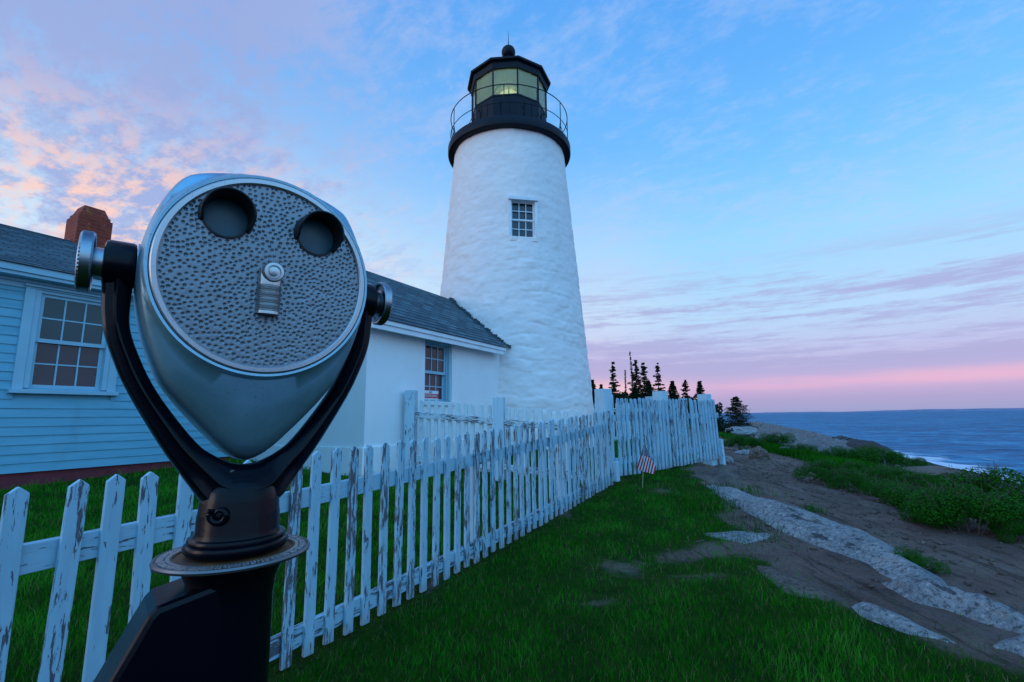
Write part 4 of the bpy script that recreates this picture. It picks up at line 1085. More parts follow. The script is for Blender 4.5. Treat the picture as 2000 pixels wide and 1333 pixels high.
# ------------------------------------------------------------------ coin-operated viewer
def make_viewer():
    VX, VY = -0.467, 0.860
    root = empty('coin_viewer', (VX, VY, 0), 'silver coin-operated binocular viewer on a black yoke and pedestal', 'viewer', math.radians(39.4))
    Z0 = 1.446                                   # pivot height; local x right, local -y towards the user
    Ax = Vector((1, 0, 0)); Nn = Vector((0, -0.9978, -0.0664)); Uu = Vector((0, -0.0664, 0.9978)); C0 = Vector((0.001, -0.0886, 1.4447))
    H = lambda x, y, n: C0 + Ax * x + Uu * y + Nn * n
    half = [(0, .176), (.035, .1755), (.066, .1695), (.098, .161), (.120, .152), (.1315, .1425), (.1445, .121), (.157, .092), (.168, .055), (.1745, .015), (.1755, -.02),
            (.171, -.055), (.160, -.105), (.142, -.155), (.128, -.185), (.107, -.214), (.083, -.243), (.057, -.272), (.038, -.2915), (.019, -.306), (0, -.3125)]
    sp = cr_spline(half, 6); full = sp + [np.array([-p[0], p[1]]) for p in reversed(sp[1:-1])]
    NA = 144; ang = [math.pi / 2 - 2 * math.pi * k / NA for k in range(NA)]
    fa = np.array([math.atan2(p[1], p[0]) for p in full]); frad = np.array([math.hypot(*p) for p in full])
    order = np.argsort(fa); fa_s, fr_s = fa[order], frad[order]
    rad = [float(np.interp(((a + math.pi) % (2 * math.pi)) - math.pi, fa_s, fr_s, period=2 * math.pi)) for a in ang]
    def sect(fn): return [H(*fn(k, a)) for k, a in enumerate(ang)]
    tip = [max(0, (rad[k] - 0.18) / 0.13) if math.sin(a) < 0 else 0 for k, a in enumerate(ang)]
    def polar(r, n): return lambda k, a: (r(k) * math.cos(a), r(k) * math.sin(a), n(k))
    shell = MB()
    shell.loft([sect(polar(lambda k: .1665, lambda k: -.010)), sect(polar(lambda k: .1675, lambda k: -.0035)), sect(polar(lambda k: .1715, lambda k: -.003)), sect(polar(lambda k: .1735, lambda k: -.007)),
                sect(polar(lambda k: .1738 + .004 * (rad[k] > .18), lambda k: -.0145)),
                sect(polar(lambda k: .174 + .35 * max(0, rad[k] - .174), lambda k: -.0165 - .004 * tip[k])),
                sect(polar(lambda k: .174 + .75 * max(0, rad[k] - .174), lambda k: -.020 - .012 * tip[k])),
                sect(polar(lambda k: .174 + .94 * max(0, rad[k] - .174), lambda k: -.025 - .022 * tip[k])),
                sect(polar(lambda k: rad[k] + .0005, lambda k: -.034 - .026 * tip[k])),
                sect(polar(lambda k: rad[k] * 1.012 + .001, lambda k: -.045 - .026 * tip[k])),
                sect(polar(lambda k: rad[k] * 1.03, lambda k: -.11)), sect(polar(lambda k: rad[k] * 1.02, lambda k: -.19)),
                sect(polar(lambda k: rad[k] * .90, lambda k: -.25)), sect(polar(lambda k: rad[k] * .6, lambda k: -.285))], False, True)
    head = shell.build('head_housing', M_SHELL, root, smooth=50)
    # worn ring around the face
    rg = MB(); pr = [(.1665, -.012), (.1662, -.002), (.1640, .0005), (.1575, .0005), (.1555, -.0015), (.1553, -.010)]
    rg.loft([[H(r * math.cos(a), r * math.sin(a), n) for a in ang] for r, n in pr], False, False)
    rg.build('face_ring', M_RING, root, smooth=40)
    # hammered face plate, dimples modelled, with two openings
    EYE = [(-0.071, 0.0865), (0.073, 0.0865)]; RE = 0.0335
    n = 330; g = np.linspace(-.157, .157, n); GX, GY = np.meshgrid(g, g); GN = np.full_like(GX, -.005)
    GN -= 0.0006 * fbm(GX * 60, GY * 60, 3)
    rr = np.random.default_rng(3); pts = []; cellsz = 0.0066; occ = {}
    for _ in range(26000):
        p = rr.uniform(-.156, .156, 2)
        if np.hypot(*p) > .1545: continue
        cx, cy = int(p[0] // cellsz), int(p[1] // cellsz); ok = True
        for i in (-1, 0, 1):
            for j in (-1, 0, 1):
                for q in occ.get((cx + i, cy + j), ()):
                    if (q[0] - p[0]) ** 2 + (q[1] - p[1]) ** 2 < cellsz ** 2: ok = False
        if ok: occ.setdefault((cx, cy), []).append(p); pts.append(p)
    h_ = g[1] - g[0]
    for p in pts:
        i0 = int((p[1] + .157) / h_); j0 = int((p[0] + .157) / h_); a, b_ = max(0, i0 - 4), min(n, i0 + 6); c, d = max(0, j0 - 4), min(n, j0 + 6)
        rd2 = rr.uniform(.0017, .0024); dep = rr.uniform(.0016, .0026)
        dd = np.hypot(GX[a:b_, c:d] - p[0], GY[a:b_, c:d] - p[1]) / rd2
        GN[a:b_, c:d] -= dep * np.exp(-dd ** 4 * 0.7)
    for gx, gy, ga in ((.072, .005, .05), (.098, -.018, -.1), (.055, -.032, .1), (.072, -.045, -.3), (.038, -.06, -.4), (.075, -.013, -.15), (.09, .03, .0)):    # scuffs
        u_ = (GX - gx) * math.cos(ga) + (GY - gy) * math.sin(ga); v_ = -(GX - gx) * math.sin(ga) + (GY - gy) * math.cos(ga)
        w_ = np.exp(-((u_ / .009) ** 2 + (v_ / .0025) ** 2) ** 2); GN = GN * (1 - w_) + (-.0062) * w_
    V = np.array(C0)[None] + GX.ravel()[:, None] * np.array(Ax) + GY.ravel()[:, None] * np.array(Uu) + GN.ravel()[:, None] * np.array(Nn)
    idx = np.arange(n * n).reshape(n, n); F = np.stack([idx[:-1, :-1], idx[:-1, 1:], idx[1:, 1:], idx[1:, :-1]], -1).reshape(-1, 4)
    cx, cy = GX.ravel()[F].mean(1), GY.ravel()[F].mean(1)
    keep = np.hypot(cx, cy) < .1568
    for ex, ey in EYE: keep &= np.hypot(cx - ex, cy - ey) > RE + .0008
    np_mesh('face_plate', V, F[keep], M_FACE, root, smooth=True)
    for i, (ex, ey) in enumerate(EYE):
        ep = MB()
        ring_ = lambda r, nn: [H(ex + r * math.cos(2 * math.pi * k / 48), ey + r * math.sin(2 * math.pi * k / 48), nn) for k in range(48)]
        ep.loft([ring_(RE + .003, -.0065), ring_(RE + .003, -.002), ring_(RE, -.0015), ring_(RE - .0005, -.040)], False, False)
        cup = ep.build('eyepiece', M_RUBBER, root, smooth=40)
        ln = MB(); ln.loft([ring_(RE - .0006, -.020), ring_(RE - .0006, -.0165), ring_(RE - .006, -.0155)], True, True); ln.build('lens', M_LENSCAP, cup, smooth=30)
        hd = MB(); arcs = []; K = 40; a0, a1 = math.radians(-32 if i == 0 else -38), math.radians(200)
        for k in range(K + 1):
            a = a0 + (a1 - a0) * k / K; t = k / K
            ht = .030 * (min(1, min(t, 1 - t) / .16) ** .5) * (0.8 + .2 * math.sin(math.pi * t)) + .003
            ca, sa = math.cos(a), math.sin(a)
            arcs.append([H(ex + r * ca, ey + r * sa, nn) for r, nn in ((RE + .0005, -.005), (RE + .0012, ht - .001), (RE + .0028, ht), (RE + .0045, ht - .0012), (RE + .0072, -.005))])
        hd.loft(arcs, True, True); hd.build('hood', M_RUBBER, cup, smooth=45)
    # coin slot: ribbed snout with a round button on top
    ns = MB(); rings = []
    ys = np.linspace(.008, -.067, 190)
    for y in ys:
        rib = .0009 * (math.sin((y + .02) * 2 * math.pi / .0033) if -.062 < y < -.018 else 0)
        lift = .020 if y > -.02 else .020 + (-.02 - y) * .06
        rings.append([H((.0182 + rib * .5) * math.sin(a), y, -.007 + (lift + rib) * max(0, math.cos(a)) ** .55) for a in np.linspace(-math.pi / 2, math.pi / 2, 17)])
    ns.loft(rings, True, True, False)
    nose = ns.build('coin_slot', M_NOSE, root, smooth=40)
    bt = MB(); bt.lathe([(.0172, -.007), (.0170, .0150), (.0150, .0190), (.0105, .0195), (.0098, .0168), (.0082, .0166), (.0078, .0190), (.0025, .0200)], H(.0015, .004, 0), Nn, 40)
    bt.build('button', M_NOSE, nose, smooth=35)
    mo = MB(); mo.lathe([(.0115, 0), (.0115, .002)], H(0, -.0672, .004), -Uu, 24); mo.build('opening', M_RUBBER, nose)
    # pivots, knobs
    for s_ in (-1, 1):
        kb = MB(); X = Vector((s_, 0, 0)); o = Vector((0, 0, Z0))
        kb.lathe([(.046, .170), (.046, .1745)], o, X, 40); kb.lathe([(.040, .1747), (.040, .178)], o, X, 40)
        kb.build('pivot_boss', M_SHELL, root, smooth=40)
        sh = MB(); sh.lathe([(.024, .214), (.0235, .233), (.028, .2345)], o, X, 40); shaft = sh.build('knob_shaft', M_CHROME, root, smooth=40)
        kn = MB(); Q = X.to_track_quat('Z', 'Y'); K = 100; rows = []
        prof = [(.030, .2365, 0), (.0385, .2362, 0), (.0405, .231, 0), (.0435, .2300, 0), (.0450, .2318, 0)] + [(.0453, .2325 + .0017 * j, 1) for j in range(8)] + [(.0448, .2462, 0), (.0425, .2476, 0), (.0395, .2468, 0), (.037, .2440, 0), (.012, .2435, 0)]
        for r, hh, kk in prof:
            j = round((hh - .2325) / .0017)
            rows.append([o + Q @ Vector(((r + (.0013 if (k + j) % 2 == 0 else -.0011) * kk) * math.cos(2 * math.pi * k / K), (r + (.0013 if (k + j) % 2 == 0 else -.0011) * kk) * math.sin(2 * math.pi * k / K), hh)) for k in range(K)])
        kn.loft(rows, True, True); kn.build('knob', M_CHROME, root, smooth=28)
    # yoke
    outer = [(.2150, .012), (.2175, .0), (.2175, -.036), (.2105, -.1), (.190, -.16), (.1715, -.2), (.1465, -.245), (.120, -.29), (.097, -.325), (.078, -.353), (.060, -.378), (.033, -.393), (0, -.397)]
    inner = [(.1800, .012), (.1785, .0), (.1795, -.048), (.1770, -.097), (.1605, -.145), (.137, -.193), (.102, -.245), (.070, -.285), (.048, -.302), (.033, -.3105), (.021, -.3160), (.010, -.3185), (0, -.3195)]
    so, si_ = cr_spline(outer, 6), cr_spline(inner, 6)
    so = so + [np.array([-p[0], p[1]]) for p in reversed(so[:-1])]; si_ = si_ + [np.array([-p[0], p[1]]) for p in reversed(si_[:-1])]
    yk = MB(); rings = []
    prof = [(-1, .15), (-.93, -.45), (-.72, -.72), (-.45, -.74), (-.18, -.80), (-.02, -1.0), (.14, -.98), (.34, -.82), (.72, -.66), (.93, -.4), (1, .15), (.85, .8), (.3, 1.0), (-.5, 1.0), (-.9, .75)]
    for k, (po, pi_) in enumerate(zip(so, si_)):
        c = (po + pi_) / 2; hv = (pi_ - po) / 2; t = 1 - abs(2 * k / (len(so) - 1) - 1)
        dep = .026 + .030 * sstep(t, .68, 1.0) + .006 * sstep(t, .20, .05)
        rings.append([(c[0] + hv[0] * a, b_ * dep, Z0 + c[1] + hv[1] * a) for a, b_ in prof])
    yk.loft(rings, True, True)
    yk.build('yoke', M_WORN, root, smooth=40)
    for s_ in (-1, 1):
        hs = MB(); X = Vector((s_, 0, 0)); hs.lathe([(.030, .1785), (.0375, .180), (.0390, .184), (.0390, .212), (.0370, .2165), (.031, .2185)], (0, 0, Z0), X, 48)
        hs.build('pivot_housing', M_WORN, root, smooth=40)
    # neck with collar and scroll badge
    nk = MB(); nk.lathe([(.058, .345), (.0615, .37), (.0635, .425)][0:0] + [(.030, -.334 + Z0), (.048, -.344 + Z0), (.0565, -.360 + Z0), (.0603, -.378 + Z0), (.0613, -.395 + Z0), (.0625, -.40 + Z0), (.0628, -.425 + Z0), (.0650, -.4325 + Z0), (.0725, -.4335 + Z0), (.0740, -.437 + Z0), (.0735, -.4415 + Z0), (.0770, -.443 + Z0), (.0785, -.447 + Z0), (.0780, -.452 + Z0), (.074, -.4575 + Z0)][::-1], (-.004, 0, 0), (0, 0, 1), 64)
    neck = nk.build('neck', M_WORN, root, smooth=35)
    bd = MB(); a = math.radians(-90 - 36); nr = Vector((math.cos(a), math.sin(a), 0)); bc = Vector((-.004, 0, Z0 - .392)) + nr * .0625
    tx = Vector((-nr.y, nr.x, 0)); up = Vector((0, 0, 1))
    bd.tube([bc + tx * (r * math.cos(t)) + up * (r * math.sin(t)) + nr * .002 for t, r in [(t, .0195 - .0019 * t / 1.2) for t in np.linspace(2.6, 12.5, 60)]], [.0058 - .0025 * k / 60 for k in range(60)], 8)
    bd.lathe([(.006, 0), (.005, .004), (.002, .005)], bc, nr, 16)
    bd.build('scroll_badge', M_WORN, neck, smooth=50)
    # degree dial
    zd = Z0 - .4635
    dl = MB(); dl.lathe([(.060, -.004), (.110, -.005), (.1155, -.0035), (.1165, .0), (.1150, .0032), (.1125, .0035), (.1105, .0008), (.0925, .0008), (.0915, .0030), (.0885, .0030), (.088, .0010), (.060, .0010)], (0, 0, 0), (0, 0, 1), 96, True, True)
    dial = dl.build('degree_dial', M_DIAL, root, smooth=35); dial.location = (-.006, 0, zd)
    tt = MB()
    for k in range(120):
        a = 2 * math.pi * k / 120; q = Matrix.Rotation(a, 3, 'Z'); tt.box(q @ Vector((.0945 if k % 10 else .0955, 0, .0022)), (.005 if k % 10 else .007, .0024, .003), q)
    tt.build('tick_ring', M_RING, dial)
    nums = []
    for k in range(0, 360, 10):
        a = math.radians(k + 3); M4 = Matrix.Rotation(a, 4, 'Z') @ Matrix.Translation((0, -.1040, .0022)) 
        nums.append(text_mesh(str(k), .0135, M_RING, 'numeral', M4, None, .0016))
    bm = bmesh.new()
    for o in nums: bm.from_mesh(o.data)
    me = bpy.data.meshes.new('numerals'); bm.to_mesh(me); bm.free(); me.materials.clear(); me.materials.append(M_RING)
    for o in nums: bpy.data.objects.remove(o)
    no = bpy.data.objects.new('numerals', me); COL.objects.link(no); no.parent = dial
    # pedestal: flared collar, column and the tapered box at its left
    pd = MB(); pd.lathe([(.088, -.468 + Z0), (.084, -.474 + Z0), (.0735, -.487 + Z0), (.0655, -.505 + Z0), (.0625, -.53 + Z0), (.0625, -.68 + Z0), (.075, -1.0 + Z0), (.11, -1.40 + Z0), (.15, -1.47 + Z0)], (-.007, 0, 0), (0, 0, 1), 64)
    pd.build('pedestal', M_WORN, root, smooth=40)
    bx = MB()
    prof_ = [(-.005, -.487), (-.113, -.510), (-.122, -.520), (-.30, -.885), (-.34, -1.46), (-.005, -1.46)]
    bx.add([(x, -.058, Z0 + z) for x, z in prof_] + [(x, .058, Z0 + z) for x, z in prof_], [tuple(range(6)), tuple(reversed(range(6, 12)))] + [(i, i + 6, (i + 1) % 6 + 6, (i + 1) % 6) for i in range(6)])
    bx.build('coin_box', M_WORN, root, bevel=.009)
    return root
make_viewer()

# ------------------------------------------------------------------ granite ledges and boulders
LEDGE_POLYS = []
def ledge(px, h, name, label, m, res=0.035, edge=0.16, cat='rock', q=1.0, rgh=0.05):
    P = [np.array(p) for p in ground_poly(px)]
    P = [tuple(p) for p in P]; LEDGE_POLYS.append(P)
    xs_ = [p[0] for p in P]; ys_ = [p[1] for p in P]
    x = np.arange(min(xs_) - .15 * q, max(xs_) + .15 * q, res); y = np.arange(min(ys_) - .15 * q, max(ys_) + .15 * q, res * 1.6)
    X, Y = np.meshgrid(x, y); d = poly_dist(X, Y, P)
    dn = d + 0.035 * (q == 1.0) + q * 0.16 * fbm(X * 3 / q, Y * 1.4 / q, 4)
    prof = 1 - np.exp(-np.maximum(dn, 0) / edge)
    st_ = np.abs(fbm((X * 2.4 + 0.6 * Y) / q, Y * 0.7 / q, 4)) * 2
    Z = ground(X, Y) + h * prof * (0.75 + 0.9 * st_) + q * rgh * fbm(X * 7 / q, Y * 4 / q, 4) * prof + np.where(dn < 0, dn * 0.8, 0) - 0.012
    n, k = X.shape; idx = np.arange(n * k).reshape(n, k); F = np.stack([idx[:-1, :-1], idx[:-1, 1:], idx[1:, 1:], idx[1:, :-1]], -1).reshape(-1, 4)
    keep = (dn.ravel()[F].max(1) > -0.10 * q)
    V = np.stack([X.ravel(), Y.ravel(), Z.ravel()], -1); F = F[keep]
    used = np.unique(F); mp = np.full(len(V), -1); mp[used] = np.arange(len(used)); V = V[used]; F = mp[F]
    o = np_mesh(name, V, F, m, smooth=True)
    tag(o, label, cat)
ledge([(1384, 950), (1430, 960), (1500, 980), (1565, 1007), (1630, 1027), (1711, 1056), (1753, 1079), (1792, 1101), (1841, 1131), (1890, 1168), (1955, 1192), (2040, 1226), (2060, 1262), (2000, 1240), (1955, 1230), (1906, 1213), (1841, 1190), (1776, 1176), (1728, 1143), (1760, 1140), (1727, 1122), (1695, 1100), (1646, 1080), (1597, 1063), (1549, 1044), (1500, 1024), (1460, 1000), (1420, 975)], 0.20,
      'granite_ledge', 'long pale granite ledge running through the dirt from fence end to lower right', M_LEDGE, edge=0.22)
ledge([(1653, 1179), (1685, 1178), (1760, 1202), (1809, 1228), (1867, 1251), (1922, 1288), (1890, 1278), (1841, 1255), (1776, 1242), (1711, 1216), (1682, 1203)], 0.14,
      'granite_ledge', 'smaller pale granite ledge along the edge of the lawn at lower right', M_LEDGE)
ledge([(1367, 1043), (1442, 1037), (1502, 1043), (1490, 1056), (1458, 1068), (1409, 1054)], 0.07, 'granite_slab', 'flat grey granite slab half buried beside the bare lawn patch', M_LEDGE)
ledge([(1470, 1098), (1520, 1108), (1580, 1135), (1650, 1172), (1620, 1180), (1540, 1155), (1490, 1125)], 0.05, 'granite_slab', 'low dusty slab between the lawn edge and the bare dirt', M_BOULDER)
ledge([(1930, 1258), (1968, 1245), (2010, 1234), (2060, 1225), (2070, 1320), (2000, 1282), (1968, 1272), (1940, 1268)], 0.16, 'granite_ledge', 'split granite rock at the far right edge below the long ledge', M_LEDGE)
ledge([(1405, 905), (1425, 915), (1447, 945), (1440, 958), (1415, 950), (1398, 930)], 0.10, 'boulder', 'rust-stained boulder at the foot of the leaning end post', M_BOULDER)
ledge([(1660, 968), (1740, 990), (1790, 1005), (1830, 1020), (1780, 1020), (1700, 998)], 0.06, 'granite_slab', 'thin layered slab in the middle of the dirt path', M_BOULDER)
ledge([(1462, 822), (1510, 826), (1560, 838), (1610, 850), (1665, 862), (1712, 876), (1690, 882), (1620, 872), (1560, 862), (1500, 846), (1470, 834)], 0.8, 'shore_ledge', 'broad layered grey ledges stepping down from the headland to the surf', M_SHORE, res=0.35, edge=1.3, q=7.0, rgh=0.20)
ledge([(1640, 862), (1690, 868), (1735, 878), (1765, 890), (1740, 894), (1690, 886), (1650, 876)], 1.3, 'shore_ledge', 'darker ragged ledges at the water below the rose thicket', M_WETROCK, res=0.2, edge=0.9, q=6.0, rgh=0.16)
def boulder(u, v, w, h, label, m, seed, yaw=0.0, flat=1.0):
    p = on_ground(u, v); w, h = w * p[1] / 940, h * p[1] / 940 * 1.1; bm = bmesh.new(); bmesh.ops.create_icosphere(bm, subdivisions=4, radius=1.0)
    for q in bm.verts:
        n = mnoise.fractal(q.co * 1.3 + Vector((seed * 7.1, 0, 0)), 1.0, 2.0, 5); c = mnoise.cell(q.co * 1.7 + Vector((seed, 0, 0)))
        q.co *= 1 + 0.28 * n + 0.10 * c
        q.co.x *= w / 2; q.co.y *= w * 0.42 * flat; q.co.z *= h * 0.62
        q.co.z = max(q.co.z, -h * 0.3)
    me = bpy.data.meshes.new('boulder'); bm.to_mesh(me); bm.free(); me.materials.append(m); me.shade_smooth(); me.set_sharp_from_angle(angle=math.radians(38))
    o = bpy.data.objects.new('boulder', me); COL.objects.link(o); o.location = (p[0], p[1], p[2] + h * 0.25); o.rotation_euler = (0, 0, yaw)
    tag(o, label, 'rock')
boulder(1484, 898, 36, 24, 'squat brown boulder lying among the rose shrubs', M_BOULDER, 1, 0.4)
boulder(1455, 888, 42, 9, 'low flat stone beside the squat brown boulder', M_LEDGE, 2, 0.2)
boulder(1545, 886, 52, 12, 'pale flat rock showing between two rose shrubs', M_LEDGE, 3, 0.1)
boulder(1442, 850, 70, 16, 'broad whitish granite hump just beyond the fence end', M_LEDGE, 4, 0.5)
boulder(1420, 905, 26, 14, 'small pale stone tucked behind the leaning end post', M_LEDGE, 5, 0.3)
boulder(1700, 872, 22, 18, 'small pointed dark rock standing at the edge of the surf', M_WETROCK, 6, 0.9)
boulder(1640, 864, 44, 12, 'dark wave-worn rock to the left of the pointed one', M_WETROCK, 7, 0.5)
boulder(1795, 886, 26, 7, 'small dark skerry alone in the foam', M_WETROCK, 10, 0.1)
boulder(1860, 909, 44, 7, 'low dark reef awash in white foam', M_WETROCK, 8, 0.3)
boulder(1905, 921, 54, 8, 'dark reef nearest the shore at right', M_WETROCK, 9, 0.2)
boulder(1800, 928, 120, 16, 'smooth pale ledge between the shrubs and the surf', M_BOULDER, 11, 0.15)

def make_pebbles():
    Vs, Fs, b = [], [], 0; r = np.random.default_rng(12)
    bm = bmesh.new(); bmesh.ops.create_icosphere(bm, subdivisions=1, radius=1.0)
    P = np.array([tuple(v.co) for v in bm.verts]); T = np.array([[v.index for v in f.verts] for f in bm.faces]); bm.free()
    cl = [(r.uniform(2.0, 6), r.uniform(2.6, 11)) for _ in range(40)]
    for _ in range(6500):
        if r.random() < .5: c = cl[r.integers(40)]; x, y = c[0] + r.normal() * .25, c[1] + r.normal() * .5
        else: x, y = r.uniform(1.2, 8), r.uniform(2.6, 13)
        if x > bush_x(y) + .3 or RNG.random() < float(lawn_amount(np.array(x), np.array(y))) * 1.1: continue
        sz = .004 + .016 * r.random() ** 4 * (1 + .1 * y)
        Q = P * (1 + .3 * r.normal(size=(len(P), 1))) * np.array([1.3, 1.0, .55]) * sz; a = r.uniform(0, 6.3)
        Q = np.stack([Q[:, 0] * math.cos(a) - Q[:, 1] * math.sin(a), Q[:, 0] * math.sin(a) + Q[:, 1] * math.cos(a), Q[:, 2]], -1)
        Vs.append(Q + np.array([x, y, gz(x, y) + sz * .2])); Fs.append(T + b); b += len(P)
    o = np_mesh('pebbles', np.concatenate(Vs), np.concatenate(Fs), M_BOULDER); tag(o, 'small stones on the dirt path', 'stones', kind='stuff')
make_pebbles()

# ------------------------------------------------------------------ grass
def blades(name, X, Y, Hh, Wd, tint, m, sink=0.01):
    n = len(X); Z = ground(X, Y) - sink
    a = RNG.uniform(0, 2 * math.pi, n); la = RNG.uniform(0, 2 * math.pi, n); lean = RNG.uniform(0.1, 0.75, n) * Hh
    cx, sx = np.cos(a) * Wd / 2, np.sin(a) * Wd / 2; lx, ly = np.cos(la) * lean, np.sin(la) * lean
    V = np.empty((n, 5, 3))
    V[:, 0] = np.stack([X - cx, Y - sx, Z], -1); V[:, 1] = np.stack([X + cx, Y + sx, Z], -1)
    V[:, 2] = np.stack([X + cx * .8 + lx * .35, Y + sx * .8 + ly * .35, Z + Hh * .6], -1); V[:, 3] = np.stack([X - cx * .8 + lx * .35, Y - sx * .8 + ly * .35, Z + Hh * .6], -1)
    V[:, 4] = np.stack([X + lx, Y + ly, Z + Hh * .96], -1)
    b = np.arange(n)[:, None] * 5
    F = np.concatenate([b + np.array([[0, 1, 2]]), b + np.array([[0, 2, 3]]), b + np.array([[3, 2, 4]])], 0)
    o = np_mesh(name, V.reshape(-1, 3), F, m, attr={'tint': np.repeat(tint, 5)})
    return o
def scatter_lawn():
    XS, YS = [], []
    for y0, y1, dens in ((0.9, 2.2, 5200), (2.2, 3.2, 6500), (3.2, 4.6, 4300), (4.6, 6.5, 2400), (6.5, 9.5, 1300), (9.5, 16, 420)):
        xa, xb_ = -1.15 * y1 - .3, 1.15 * y1 + .3
        n = int((xb_ - xa) * (y1 - y0) * dens); x = RNG.uniform(xa, xb_, n); y = RNG.uniform(y0, y1, n)
        vis = np.abs(x) < 1.13 * y + .25
        XS.append(x[vis]); YS.append(y[vis])
    X, Y = np.concatenate(XS), np.concatenate(YS)
    q = (X - FX) * NX + (Y - FY) * NY
    keep = RNG.random(len(X)) < np.clip(lawn_amount(X, Y) ** 1.5 * 1.05, 0, 1)
    # nothing grows inside the buildings
    for fx_, fy_, s0, s1, o0, o1 in ((HX, HY, -7, 0.05, -7, -0.02), (PX, PY, -0.1, 4.2, -2.9, 0.03)):
        s = (X - fx_) * EX + (Y - fy_) * EY; o = (X - fx_) * NX + (Y - fy_) * NY
        keep &= ~((s > s0) & (s < s1) & (o > o0) & (o < o1))
    keep &= np.hypot(X - TX, Y - TY) > 2.25
    for P in LEDGE_POLYS: keep &= ~(poly_dist(X, Y, P) > 0.02)
    keep &= np.hypot(X + .467, Y - .86) > .2
    X, Y, q = X[keep], Y[keep], q[keep]; n = len(X)
    am = lawn_amount(X, Y)
    clump = fbm(X * 3.1, Y * 3.1, 3)
    yard = (q < -0.02)
    hs_ = (X - HX) * EX + (Y - HY) * EY; ho_ = (X - HX) * NX + (Y - HY) * NY
    Hh = (0.030 + 0.042 * RNG.random(n) ** 1.4) * (1 + 1.0 * clump) * np.where(yard, np.where(ho_ < 1.2, 0.8, 1.15), 1.0) * (0.55 + 0.45 * am)
    Hh *= np.where(np.abs(q) < 0.10, 0.55, 1.0)
    Hh *= np.where((hs_ < 0.1) & (ho_ < 0.55) & (ho_ > -0.1), 1.0 + 1.6 * RNG.random(n) ** 8, 1.0)
    Wd = np.clip(0.0026 * np.maximum(1, Y / 3.0), 0, 0.012) * RNG.uniform(.8, 1.5, n)
    tint = np.clip(0.42 + 0.9 * clump + RNG.normal(0, .16, n) + np.where(yard, .1, 0), 0, .84)
    straw = RNG.random(n) < (0.075 + 0.30 * (1 - am) + 0.30 * np.exp(-(q / .10) ** 2) + 0.10 * np.clip(fbm(X * .9 + 5, Y * .9, 2) * 4, 0, 1) * (X > 1.0))
    tint = np.where(straw, RNG.uniform(.88, 1.0, n), tint)
    o = blades('grass', X, Y, Hh, Wd, tint, M_GRASS); tag(o, 'short green lawn grass', 'grass', kind='stuff')
    return n
scatter_lawn()
def scatter_rough():
    """tall rough grass along the shrubs and tufts at the dirt edge"""
    n = 60000; y = RNG.uniform(2.5, 30, n) ** 1.0; y = 2.5 + (y - 2.5) * RNG.random(n) ** .6
    x = bush_x(y) + RNG.uniform(-.5, 1.1, n)
    k = RNG.random(n) < bush_amount(x, y) * np.where(x < bush_x(y) + 1.5, 1.0, .5); x, y = x[k], y[k]
    for u, v, r, m_ in ((1800, 1095, .12, 260), (1430, 960, .25, 500), (1380, 990, .25, 900), (1440, 1040, .3, 700), (1590, 1000, .06, 120), (1975, 1300, .3, 500)):
        c = on_ground(u, v); x = np.concatenate([x, c[0] + RNG.normal(0, r, m_)]); y = np.concatenate([y, c[1] + RNG.normal(0, r, m_)])
    n = len(x); H_ = RNG.uniform(.08, .26, n) * np.where(y < 4, .4, 1) * np.where(x < bush_x(y) - .4, .45, 1)
    t = np.clip(.22 + fbm(x * 1.2, y * 1.2, 3) + RNG.normal(0, .15, n), 0, .84); t = np.where(RNG.random(n) < .06, .92, t)
    o = blades('rough_grass', x, y, H_, np.clip(.0035 * y / 5, .003, .014), t, M_GRASS); tag(o, 'rough grass at the foot of the shrubs', 'grass', kind='stuff')
scatter_rough()

# ------------------------------------------------------------------ rose shrubs
def leaf_cloud(centres, radii, n, size, seed, flat=1.0, zmin=0.02):
    r = np.random.default_rng(seed); k = r.choice(len(centres), n, p=np.array(radii) ** 2 / np.sum(np.array(radii) ** 2))
    d = r.normal(size=(n, 3)); d /= np.linalg.norm(d, axis=1)[:, None]; rad = np.array(radii)[k] * (0.62 + 0.42 * r.random(n) ** .6)
    C = np.array(centres)[k] + d * rad[:, None] * np.array([1, 1, flat]); ok = C[:, 2] > zmin; C, d = C[ok], d[ok]; n = len(C)
    nn = d * .6 + r.normal(size=(n, 3)) * .55 + np.array([0, 0, .55]); nn /= np.linalg.norm(nn, axis=1)[:, None]
    t = np.cross(nn, r.normal(size=(n, 3))); t /= np.linalg.norm(t, axis=1)[:, None]; b = np.cross(nn, t)
    L_ = size * r.uniform(.6, 1.3, n)[:, None]; w = L_ * .36
    V = np.empty((n, 4, 3)); V[:, 0] = C - t * L_ * .5; V[:, 1] = C + b * w + nn * w * .25; V[:, 2] = C + t * L_ * .5; V[:, 3] = C - b * w + nn * w * .25
    i = np.arange(n)[:, None] * 4; F = np.concatenate([i + [[0, 1, 2]], i + [[0, 2, 3]]], 0)
    tint = np.clip(.3 + .5 * r.random(n) + .25 * (C[:, 2] / (C[:, 2].max() + 1e-6) - .5), 0, 1)
    return V.reshape(-1, 3), F, np.repeat(tint, 4)
